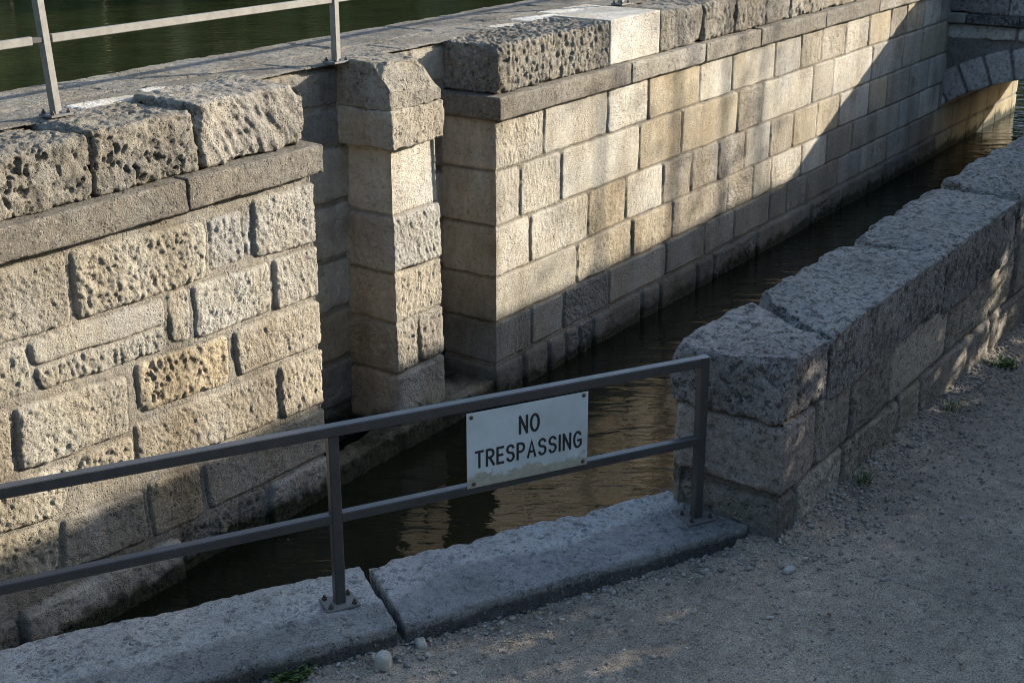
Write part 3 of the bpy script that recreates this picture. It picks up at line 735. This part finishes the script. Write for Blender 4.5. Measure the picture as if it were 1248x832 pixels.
tag(mesh_np('path', co, grid_quads(len(gx), len(gt))[:, ::-1], M_PATH), kind='structure')

# loose gravel
m, nt, b = newmat('loose_stone')
at = N(nt, 'ShaderNodeAttribute', attribute_name='tint').outputs['Color']
c = mix(nt, .6, at, mix(nt, 1, at, ramp(nt, noise(nt, 60, 4, .6, worldpos(nt)).outputs['Fac'], [(.3, g(.6)), (.7, g(1.3))]).outputs[0], 'MULTIPLY'))
L(nt, c, b.inputs['Base Color']); b.inputs['Roughness'].default_value = .9; M_LOOSE = m
def ico():
    t = (1 + 5 ** .5) / 2
    v = np.array([(-1, t, 0), (1, t, 0), (-1, -t, 0), (1, -t, 0), (0, -1, t), (0, 1, t), (0, -1, -t), (0, 1, -t), (t, 0, -1), (t, 0, 1), (-t, 0, -1), (-t, 0, 1)])
    f = np.array([(0, 11, 5), (0, 5, 1), (0, 1, 7), (0, 7, 10), (0, 10, 11), (1, 5, 9), (5, 11, 4), (11, 10, 2), (10, 7, 6), (7, 1, 8), (3, 9, 4), (3, 4, 2), (3, 2, 6), (3, 6, 8), (3, 8, 9), (4, 9, 5), (2, 4, 11), (6, 2, 10), (8, 6, 7), (9, 8, 1)])
    return v / np.linalg.norm(v[0]), f
IV, IF = ico()
def pebbles(P, Sz, name, mat):
    V_ = []; F_ = []; T_ = []
    for i, (p, s) in enumerate(zip(P, Sz)):
        jit = 1 + rng.uniform(-.28, .28, (12, 1)); sc3 = np.array([rng.uniform(.7, 1.5), rng.uniform(.6, 1.1), rng.uniform(.35, .8)])
        a = rng.uniform(0, 6.3); R_ = np.array([[math.cos(a), -math.sin(a), 0], [math.sin(a), math.cos(a), 0], [0, 0, 1]])
        V_.append((IV * jit * sc3 * s) @ R_.T + p); F_.append(IF + 12 * i)
        T_.append(np.tile(np.array([(.30, .28, .245), (.34, .32, .28), (.24, .22, .195), (.18, .17, .155), (.31, .265, .21)][rng.integers(5)]) * rng.uniform(.75, 1.2), (12, 1)))
    return mesh_np(name, np.concatenate(V_), np.concatenate(F_), mat, None, np.concatenate(T_), None, smooth=False, tris=True)
P = []; Sz = []
def put(x, y, s):
    P.append((x, y, 0)); Sz.append(s)
for _ in range(15000):
    x = rng.uniform(3.2, 11.5); y = float(yedge(np.array(x))) - .30 - rng.uniform(0, 2.6); put(x, y, .003 + .006 * rng.random() ** 2.5)
for _ in range(5200):      # debris that gathers along the kerb and the foot of the parapet
    x = rng.uniform(3.4, 11.5); d = rng.exponential(.14) + .33
    y = float(yedge(np.array(x))) - d
    if x < 6.2: y = float(yedge(np.array(x))) - .28 - rng.exponential(.10)
    put(x, y, .003 + .012 * rng.random() ** 3)
for _ in range(170):
    x = rng.uniform(3.4, 10.5); y = float(yedge(np.array(x))) - .36 - rng.exponential(.5); put(x, y, .010 + .010 * rng.random())
P = np.array(P); P[:, 2] = gz(P[:, 0], P[:, 1]) + np.array(Sz) * .2 + .004
tag(pebbles(P, Sz, 'gravel', M_LOOSE), kind='stuff')

def litter(n, seed):
    r = random.Random(seed); mb = MB()
    for _ in range(n):
        x = r.uniform(3.6, 11); y = float(yedge(np.array(x))) - .33 - r.expovariate(1.6); z = float(gz(np.array([x]), np.array([y]))[0]) + .006
        a = r.uniform(0, 6.28); l = r.uniform(.008, .022); w_ = l * r.uniform(.35, .6); d = Vector((math.cos(a), math.sin(a), r.uniform(-.2, .3))); t_ = Vector((-d.y, d.x, 0)) * w_
        p = Vector((x, y, z)); up = Vector((0, 0, w_ * .5))
        mb.add([p - d * l, p + t_ + up, p + d * l, p - t_ + up], [(0, 1, 2), (0, 2, 3)])
    for _ in range(n // 4):
        x = r.uniform(3.8, 11); y = float(yedge(np.array(x))) - .36 - r.expovariate(1.2); z = float(gz(np.array([x]), np.array([y]))[0]) + .006
        a = r.uniform(0, 6.28); l = r.uniform(.03, .10)
        mb.cyl((x, y, z), (x + l * math.cos(a), y + l * math.sin(a), z + .004), .002, .0012, 5)
    return mb
def rock(name, x, y, dims, seed, tint, label, rotz=0, lift=.3):
    q = []
    for a, b_ in ((-1, -1), (1, -1), (1, 1), (-1, 1)):
        X_, Y_ = a * dims[0] / 2, b_ * dims[1] / 2
        q.append((x + X_ * math.cos(rotz) - Y_ * math.sin(rotz), y + X_ * math.sin(rotz) + Y_ * math.cos(rotz)))
    z = float(gz(np.array([x]), np.array([y]))[0])
    o = block(name, q, z - dims[2] * (1 - lift) * .3, z + dims[2], min(dims) * .85, min(dims) / 14, 'dressed', seed, None, M_LOOSE, tint, rad_noise=.15, amp=.5)
    return tag(o, label, 'stone')
m, nt, b = newmat('dry_leaf'); c = ramp(nt, noise(nt, 9, 3, .5, worldpos(nt)).outputs['Fac'], [(.35, (.10, .065, .035, 1)), (.5, (.22, .16, .09, 1)), (.65, (.36, .30, .2, 1))])
L(nt, c.outputs[0], b.inputs['Base Color']); b.inputs['Roughness'].default_value = .8
tag(litter(240, 8).build('leaf_litter', m, None), kind='stuff')
rock('loose_stone', 4.206, 3.505, (.085, .075, .075), 301, (.36, .335, .29), 'pale egg shaped loose stone lying on the path before the kerb joint', .4)
rock('loose_stone', 4.44, 3.475, (.075, .05, .03), 302, (.33, .31, .27), 'flat wedge shaped chip of stone at the foot of the kerb joint', .9)
rock('loose_stone', 6.02, 2.36, (.07, .04, .022), 303, (.38, .36, .33), 'slim flat stone on the path near the parapet corner', -.3)

# weeds
m, nt, b = newmat('weed_green'); c = ramp(nt, noise(nt, 30, 3, .5, worldpos(nt)).outputs['Fac'], [(.3, (.045, .085, .018, 1)), (.7, (.12, .17, .045, 1))])
L(nt, c.outputs[0], b.inputs['Base Color']); b.inputs['Roughness'].default_value = .6; M_WEED = m
def tuft(x, y, n, hgt, rad, label, leafy, seed):
    r = random.Random(seed); mb = MB(); z = float(gz(np.array([x]), np.array([y]))[0]) - .004
    for _ in range(n):
        a = r.uniform(0, 6.28); d = rad * r.random() ** .7 * .6; bx, by = x + math.cos(a) * d, y + math.sin(a) * d
        h = hgt * r.uniform(.45, 1); lean = r.uniform(.2, 1.0) * h; a2 = a + r.uniform(-.7, .7); w = (.011 if leafy else .0035) * r.uniform(.7, 1.2)
        tx, ty = math.cos(a2), math.sin(a2); sx, sy = -ty * w, tx * w
        m_ = Vector((bx + tx * lean * .35, by + ty * lean * .35, z + h * .65)); e_ = Vector((bx + tx * lean, by + ty * lean, z + h * (.8 if leafy else .9)))
        wm = 1.5 if leafy else .8
        mb.add([(bx - sx * .3, by - sy * .3, z), (bx + sx * .3, by + sy * .3, z), (m_.x + sx * wm, m_.y + sy * wm, m_.z), (m_.x - sx * wm, m_.y - sy * wm, m_.z), tuple(e_)], [(0, 1, 2, 3), (3, 2, 4)])
    o = mb.build('weed_tuft' if leafy else 'grass_tuft', M_WEED, None); return tag(o, label, 'weed' if leafy else 'grass')
tuft(3.93, 3.80, 130, .075, .14, 'low leafy green weed against the kerb at the bottom edge', True, 1)
tuft(7.20, 2.43, 60, .09, .08, 'dark tuft of grass under the shaded part of the parapet', False, 2)
tuft(8.72, 2.40, 70, .07, .12, 'small patch of green grass in the sun at the parapet foot', False, 3)
tuft(9.80, 2.36, 60, .07, .16, 'spreading green weeds at the parapet foot by the right edge', True, 4)

# ------------------------------------------------------------------ water
def water_mat(name, c0, c1):
    m, nt, b = newmat(name); pos = worldpos(nt)
    mq = N(nt, 'ShaderNodeMapping'); L(nt, pos, mq.inputs['Vector']); mq.inputs['Rotation'].default_value = (0, 0, math.radians(56))
    mp = N(nt, 'ShaderNodeMapping'); L(nt, mq.outputs[0], mp.inputs['Vector']); mp.inputs['Scale'].default_value = (.5, 1.5, 1)
    w1 = noise(nt, 3.0, 2, .45, mp.outputs[0]); w2 = noise(nt, 11, 3, .5, mp.outputs[0])
    w1.inputs['Distortion'].default_value = .6
    a1 = N(nt, 'ShaderNodeMath', operation='MULTIPLY'); L(nt, w1.outputs['Fac'], a1.inputs[0]); a1.inputs[1].default_value = .020
    a2 = N(nt, 'ShaderNodeMath', operation='MULTIPLY_ADD'); L(nt, w2.outputs['Fac'], a2.inputs[0]); a2.inputs[1].default_value = .0055; L(nt, a1.outputs[0], a2.inputs[2])
    bp = N(nt, 'ShaderNodeBump'); bp.inputs['Strength'].default_value = 1; bp.inputs['Distance'].default_value = 1.0
    L(nt, a2.outputs[0], bp.inputs['Height']); L(nt, bp.outputs[0], b.inputs['Normal'])
    mk = noise(nt, .8, 3, .5, pos)
    wc = ramp(nt, mk.outputs['Fac'], [(.35, (*c0, 1)), (.7, (*c1, 1))]); L(nt, wc.outputs[0], b.inputs['Base Color'])
    b.inputs['Roughness'].default_value = .04; b.inputs['IOR'].default_value = 1.34
    return m
for name, pts, m in (('canal_water', [(-150, -150), (24.3, -150), (24.3, 7.0), (-150, 7.0)], water_mat('canal_water', (.004, .0055, .003), (.010, .012, .006))),
                     ('river_water', [(-150, 7.0), (24.3, 7.0), (24.3, -150), (250, -150), (250, 200), (-150, 200)], water_mat('river_water', (.014, .0175, .007), (.024, .028, .011)))):
    me = bpy.data.meshes.new(name); me.from_pydata([(x, y, WATER) for x, y in pts], [], [tuple(range(len(pts)))]); me.materials.append(m)
    o = bpy.data.objects.new(name, me); COL.objects.link(o); tag(o, kind='structure')
# specks drifting on the canal
P = []; Sz = []
for _ in range(70):
    x = rng.uniform(5, 16); y = rng.uniform(3.4, 6.1)
    if y > yedge(np.array(x)) + .5: P.append((x, y, WATER + .001)); Sz.append(.003 + .006 * rng.random() ** 2)
o = pebbles(np.array(P), Sz, 'floating_debris', M_LOOSE); o.scale = (1, 1, 1); tag(o, kind='stuff')

# ------------------------------------------------------------------ front railing
P2 = Vector((4.377, 3.898, 0)); E_ = Vector((1.702, -.981, 0)).normalized(); Nn = Vector((E_.y, -E_.x, 0))   # towards the camera
def rp(s, z, off=0.0): v = P2 + E_ * s + Nn * off; return Vector((v.x, v.y, z))
fr = thing('steel_railing', rp(0, .10), 'dark painted steel railing with two rails on the kerb, carrying the sign', 'railing')
SP = 1.9645
def plate(parent, c, ex, size, zt, mat, bolts=True, th=.012):
    pb_ = MB(); c = Vector(c); ex = Vector(ex).normalized(); ey = Vector((-ex.y, ex.x, 0)); h = size / 2
    pb_.bar(c - ex * h + Vector((0, 0, zt + th / 2)), c + ex * h + Vector((0, 0, zt + th / 2)), size * .82, th, bev=.002)
    p = pb_.build('base_plate', mat, parent)
    for a in (-1, 1):
        for b_ in (-1, 1):
            m_ = MB(); k = c + ex * a * h * .72 + ey * b_ * h * .58
            m_.cyl(k + Vector((0, 0, zt + th)), k + Vector((0, 0, zt + th + .012)), .0125, .0125, 6)
            m_.cyl(k + Vector((0, 0, zt + th + .012)), k + Vector((0, 0, zt + th + .024)), .0065, .006, 8)
            bo = m_.build('bolt', M_BOLT, None)
            bo.parent = p
            for v_ in bo.data.vertices: v_.co = v_.co - Vector(parent.location)
    return p
for s in (-SP, 0, SP):
    mb = MB(); mb.bar(rp(s, .115), rp(s, .956 if s < SP else 1.006), .05, .05, up=E_, bev=.005); mb.build('post', M_RAIL, fr)
    plate(fr, rp(s, 0), E_, .16, .104, M_PLATE)
mb = MB(); mb.bar(rp(-3.9, .981), rp(SP - .0255, .981), .05, .05); mb.build('top_rail', M_RAIL, fr)
for s0, s1 in ((-3.9, -SP - .025), (-SP + .025, -.025), (.025, SP - .025)):
    mb = MB(); mb.bar(rp(s0, .5525), rp(s1, .5525), .046, .046); mb.build('lower_rail', M_RAIL, fr)

# ------------------------------------------------------------------ the sign
sg = thing('warning_sign', rp(.966, .565, .028), 'white enamel metal sign reading NO TRESPASSING, screwed to the railing', 'sign')
m, nt, b = newmat('sign_enamel'); pos = worldpos(nt)
sep = N(nt, 'ShaderNodeSeparateXYZ'); L(nt, pos, sep.inputs[0])
n1 = noise(nt, 9, 10, .74, pos); n2 = noise(nt, 40, 5, .6, pos)
hh = N(nt, 'ShaderNodeMath', operation='MULTIPLY_ADD'); L(nt, n1.outputs['Fac'], hh.inputs[0]); hh.inputs[1].default_value = -.26; L(nt, sep.outputs['Z'], hh.inputs[2])
rp1 = N(nt, 'ShaderNodeMapRange'); L(nt, hh.outputs[0], rp1.inputs[0]); rp1.inputs[1].default_value = .492; rp1.inputs[2].default_value = .502; rp1.inputs[3].default_value = 1; rp1.inputs[4].default_value = 0
white = mix(nt, .35, (.56, .61, .62), ramp(nt, n2.outputs['Fac'], [(.3, (.46, .52, .53, 1)), (.7, (.64, .68, .68, 1))]).outputs[0])
white = mix(nt, ramp(nt, noise(nt, 5, 5, .6, pos).outputs['Fac'], [(.45, g(0)), (.72, g(.6))]).outputs[0], white, (.36, .39, .35))
bare = ramp(nt, n2.outputs['Fac'], [(.3, (.32, .30, .23, 1)), (.7, (.44, .41, .33, 1))])
c = mix(nt, rp1.outputs[0], white, bare.outputs[0])
L(nt, c, b.inputs['Base Color']); b.inputs['Roughness'].default_value = .38
bp = N(nt, 'ShaderNodeBump'); bp.inputs['Strength'].default_value = .2; bp.inputs['Distance'].default_value = .004; L(nt, n1.outputs['Fac'], bp.inputs['Height']); L(nt, bp.outputs[0], b.inputs['Normal'])
M_SIGN = m
S0, S1, Z0, Z1 = .645, 1.288, .565, .949
mb = MB(); mb.bar(rp(S0, (Z0 + Z1) / 2, .028), rp(S1, (Z0 + Z1) / 2, .028), .003, Z1 - Z0, bev=.001); mb.build('panel', M_SIGN, sg)
for s, z in ((.668, .926), (1.264, .932), (.678, .585), (1.264, .585)):
    mb = MB(); mb.cyl(rp(s, z, .0295), rp(s, z, .0350), .0105, .008, 10); mb.build('screw', M_BOLT, sg, True)

def arc(cx, cy, rx, ry, a0, a1, n=14):
    return [(cx + rx * math.cos(math.radians(a0 + (a1 - a0) * i / n)), cy + ry * math.sin(math.radians(a0 + (a1 - a0) * i / n))) for i in range(n + 1)]
GL = {  # strokes in a box 0..w x 0..1
 'N': (.50, [[(0, 0), (0, 1)], [(0, 1), (.50, 0)], [(.50, 0), (.50, 1)]]),
 'O': (.56, [arc(.28, .5, .28, .5, 0, 360, 28)]),
 'T': (.50, [[(0, 1), (.50, 1)], [(.25, 1), (.25, 0)]]),
 'R': (.48, [[(0, 0), (0, 1)], [(0, 1), (.24, 1)] + arc(.24, .75, .24, .25, 90, -90)[1:] + [(0, .5)], [(.2, .5), (.50, 0)]]),
 'E': (.42, [[(.42, 1), (0, 1), (0, 0), (.42, 0)], [(0, .52), (.36, .52)]]),
 'S': (.48, [arc(.24, .745, .23, .255, 25, 180, 12) + arc(.24, .745, .23, .215, 180, 265, 8)[1:] + arc(.25, .27, .23, .26, 85, -90, 14) + arc(.25, .255, .24, .255, -90, -160, 8)[1:]]),
 'P': (.48, [[(0, 0), (0, 1)], [(0, 1), (.22, 1)] + arc(.22, .73, .26, .27, 90, -90)[1:] + [(0, .46)]]),
 'A': (.54, [[(0, 0), (.27, 1), (.54, 0)], [(.10, .33), (.44, .33)]]),
 'I': (.02, [[(.01, 0), (.01, 1)]]),
 'G': (.54, [arc(.28, .5, .27, .5, 42, 300, 24) + [(.52, .15), (.52, .45), (.32, .45)]]),
}
def lettering(text, s0, s1, z, h, sw):
    ws = [GL[c_][0] for c_ in text]; gap = .30
    tot = sum(ws) + gap * (len(text) - 1); k = (s1 - s0) / tot; mb = MB(); x = 0
    off = .0302
    lay = 0
    for c_, w in zip(text, ws):
        for st in GL[c_][1]:
            pts = [Vector((s0 + (x + p) * k, z + q * h)) for p, q in st]
            closed = (pts[0] - pts[-1]).length < 1e-6
            n = len(pts); Lf = []; Rt = []
            for i in range(n):
                a = pts[i - 1] if i > 0 else (pts[-2] if closed else pts[0]); c2 = pts[i + 1] if i < n - 1 else (pts[1] if closed else pts[-1])
                d0 = (pts[i] - a).normalized() if (pts[i] - a).length > 0 else (c2 - pts[i]).normalized()
                d1 = (c2 - pts[i]).normalized() if (c2 - pts[i]).length > 0 else d0
                d = (d0 + d1).normalized(); cs = max(.45, d.dot(d1)); nv = Vector((-d.y, d.x)) * (sw / 2 / cs)
                e_ = Vector((0, 0))
                if not closed and i == 0: e_ = -d * sw * .45
                if not closed and i == n - 1: e_ = d * sw * .45
                Lf.append(pts[i] + nv + e_); Rt.append(pts[i] - nv + e_)
            o_ = off + .00012 * (lay % 4); lay += 1
            v = [rp(p.x, p.y, o_) for p in Lf] + [rp(p.x, p.y, o_) for p in Rt]
            mb.add(v, [(i, n + i, n + i + 1, i + 1) for i in range(n - 1)])
        x += w + gap
    return mb.build('lettering', M_INK, sg)
lettering('NO', .921, 1.020, .800, .083, .0135)
lettering('TRESPASSING', .690, 1.252, .668, .079, .0125)

# ------------------------------------------------------------------ rear railing on the canal wall
rl = thing('steel_railing', (7.7, 6.66, 1.915), 'pale grey steel railing standing on top of the far canal wall', 'railing')
rps = [(2.6, 6.70), (5.31, 6.72), (7.71, 6.66), (11.86, 6.72), (15.6, 6.72), (19.4, 6.72)]
ZB = 1.935
for i, (x, y) in enumerate(rps):
    mb = MB(); lean = -.045 if i == 1 else 0
    mb.bar((x, y, ZB + .01), (x + lean, y + (.0 if i != 1 else .02), 2.85), .05, .05, up=(0, 1, 0), bev=.004); mb.build('post', M_RAIL2, rl)
    plate(rl, (x, y, 0), (1, -.06, 0), .15, ZB, M_PLATE, th=.014)
for a, b_ in zip(rps[:-1], rps[1:]):
    xa = a[0] + .02 + (0); xb = b_[0] - .02 - (.10 if b_ == rps[1] else 0)
    mb = MB(); mb.bar((xa, a[1] + .0, 2.372), (xb, b_[1] + .0, 2.372), .03, .048); mb.build('lower_rail', M_RAIL2, rl)
    if b_ == rps[1]:
        mb = MB(); mb.bar((xb, b_[1], 2.372), (b_[0] - .02, b_[1], 2.372), .02, .034); mb.build('rail_pin', M_RAIL, rl)
mb = MB()
for a, b_ in zip(rps[:-1], rps[1:]): mb.bar((a[0], a[1], 2.87), (b_[0], b_[1], 2.87), .05, .05)
mb.build('top_rail', M_RAIL2, rl)

# ------------------------------------------------------------------ sun, sky
AZ = Vector((.871, -.492, 0)).normalized(); EL = math.radians(15.4)
SUN = Vector((AZ.x * math.cos(EL), AZ.y * math.cos(EL), math.sin(EL)))
sd = bpy.data.lights.new('sun', 'SUN'); sd.energy = 4.2; sd.angle = math.radians(.5); sd.color = (1, .905, .76)
so = bpy.data.objects.new('sun', sd); COL.objects.link(so); so.rotation_euler = (-SUN).to_track_quat('-Z', 'Y').to_euler(); so.location = (20, -10, 20)
w = bpy.data.worlds.new('World'); sc.world = w; w.use_nodes = True; nt = w.node_tree
bg = nt.nodes['Background']; sk = nt.nodes.new('ShaderNodeTexSky'); sk.sky_type = 'NISHITA'; sk.sun_disc = False
sk.sun_elevation = EL; sk.sun_rotation = math.atan2(AZ.x, AZ.y); nt.links.new(sk.outputs[0], bg.inputs[0]); bg.inputs[1].default_value = .15; sk.ozone_density = 1.4

# ------------------------------------------------------------------ clipped hedge and saplings on the sunny side of the path (outside the picture; they shade the path)
m, nt, b = newmat('leaf_green'); c = ramp(nt, noise(nt, 3, 4, .6, worldpos(nt)).outputs['Fac'], [(.3, (.030, .050, .014, 1)), (.7, (.075, .105, .030, 1))])
L(nt, c.outputs[0], b.inputs['Base Color']); b.inputs['Roughness'].default_value = .6; M_LEAF = m
m, nt, b = newmat('bark'); c = ramp(nt, noise(nt, 12, 5, .6, worldpos(nt)).outputs['Fac'], [(.3, (.07, .055, .04, 1)), (.7, (.16, .13, .10, 1))])
L(nt, c.outputs[0], b.inputs['Base Color']); b.inputs['Roughness'].default_value = .9; M_BARK = m
def leaves(C_, size, name, mat, parent=None):
    n = len(C_); a = rng.normal(size=(n, 3)); a /= np.linalg.norm(a, axis=1)[:, None]; t = rng.normal(size=(n, 3)); b2 = np.cross(a, t); b2 /= np.linalg.norm(b2, axis=1)[:, None]
    s = size * rng.uniform(.6, 1.2, (n, 1)); A = a * s * .5; B2 = b2 * s * .32
    v = np.stack([C_ - A, C_ + B2 * 1 - A * .1, C_ + A, C_ - B2 - A * .1], 1).reshape(-1, 3)
    return mesh_np(name, v, np.arange(4 * n).reshape(-1, 4), mat, parent, smooth=False)
HT = 3.66
nH = 95000
C_ = np.stack([rng.uniform(6.5, 29.3, nH), -.80 - np.minimum(rng.exponential(.22, nH), .9), rng.uniform(.05, HT, nH)], 1)
s_ = np.array(SUN)
keepm = np.ones(nH, bool)
for p, r_, pr in [((6.40, 2.5, .66), .14, .62), ((6.55, 2.5, .82), .12, .6), ((6.30, 2.52, .40), .10, .5), ((8.9, 2.5, .42), .14, .45), ((9.8, 2.45, .2), .30, .72), ((10.3, 2.5, .65), .26, .7), ((10.5, 2.25, -.05), .32, .75),
                  ((9.0, 2.3, -.02), .16, .5), ((4.55, 3.25, 0), .18, .5), ((3.95, 4.05, .1), .15, .55), ((4.75, 2.9, 0), .26, .52), ((4.45, 2.75, 0), .26, .52)]:
    d = C_ - np.array(p); dd = np.linalg.norm(d - (d @ s_)[:, None] * s_, axis=1)
    keepm &= ~((dd < r_ * rng.uniform(.75, 1.3, nH)) & (rng.random(nH) < pr))
hedge = thing('clipped_hedge', (18, -1.3, 0), 'tall clipped hedge along the far side of the gravel path', 'hedge')
leaves(C_[keepm], .15, 'foliage', M_LEAF, hedge)
nt2 = 45000
Ct = np.stack([rng.uniform(6.5, 29.3, nt2), -.80 - np.minimum(rng.exponential(.12, nt2), .5), HT - .02 - rng.exponential(.16, nt2)], 1)
leaves(Ct, .085, 'clipped_top', M_LEAF, hedge)
mb = MB()
for x in np.arange(5.8, 30, .8): mb.cyl((x, -1.3, -.1), (x + .1, -1.25, 2.6), .04, .015, 6)
mb.build('stems', M_BARK, hedge)
for i, (xw, zc_) in enumerate(((10.62, 1.0), (12.05, 1.0), (13.1, 1.0), (14.0, .9))):
    y = -2.6; x = xw + 1.77 * (6.2 - y)
    t = thing('sapling', (x, y, 0), ['slim young tree behind the hedge, first from the near end', 'slim young tree behind the hedge, second from the near end', 'slim young tree behind the hedge, third from the near end', 'slim young tree behind the hedge, last from the near end'][i], 'tree', 'young trees behind the hedge')
    mb = MB(); mb.cyl((x, y, -.1), (x + .05, y, 7.0), .065, .03, 7); mb.build('trunk', M_BARK, t, True)
    n = 70; lc = np.stack([x + rng.normal(0, .16, n), y + rng.normal(0, .3, n), rng.uniform(4.6, 7.8, n)], 1)
    leaves(lc, .14, 'crown', M_LEAF, t)

# wooded far bank beyond the river
n = 42000; tpos = rng.random(n)
C1 = np.empty((n, 3)); k = tpos < .62
C1[:, 0] = np.where(k, rng.uniform(-30, 100, n), rng.uniform(96, 104, n)); C1[:, 1] = np.where(k, rng.uniform(44, 52, n), rng.uniform(-10, 50, n))
top = np.where(k, 15, 24) + 4 * fbm(C1[:, 0] * .09, C1[:, 1] * .09, 0, 3, 400); C1[:, 2] = -.8 + (top + .8) * rng.random(n) ** .9
nb = 12000      # unseen leaf mass added behind the viewer to cut the skylight
Cb = np.stack([rng.uniform(-16, -9, nb), rng.uniform(-16, 22, nb), rng.uniform(0, 1, nb)], 1)
kb = rng.random(nb) < .4; Cb[kb, 0] = rng.uniform(-14, 6, kb.sum()); Cb[kb, 1] = rng.uniform(-15, -10, kb.sum())
Cb[:, 2] *= 6.5 + 2 * fbm(Cb[:, 0] * .2, Cb[:, 1] * .2, 0, 3, 410)
C1 = np.concatenate([C1, Cb])
fw_ = leaves(C1, 2.3, 'woodland_and_sky_screen', M_LEAF); tag(fw_, kind='stuff')

# ------------------------------------------------------------------ camera
cam = bpy.data.cameras.new('camera'); cam.lens = 36 * 1733 / 1248; cam.sensor_width = 36; cam.clip_end = 1000; cam.clip_start = .05
co_ = bpy.data.objects.new('camera', cam); COL.objects.link(co_); co_.location = (0, 0, 3.5)
co_.rotation_euler = (math.radians(90 - 19.89), 0, math.radians(33.827 - 90)); sc.camera = co_
sc.view_settings.view_transform = 'Standard'; sc.view_settings.look = 'None'; sc.view_settings.gamma = 1; sc.view_settings.exposure = 1.45
sc.render.engine = 'CYCLES'; sc.cycles.use_denoising = True; sc.cycles.filter_width = 1.05
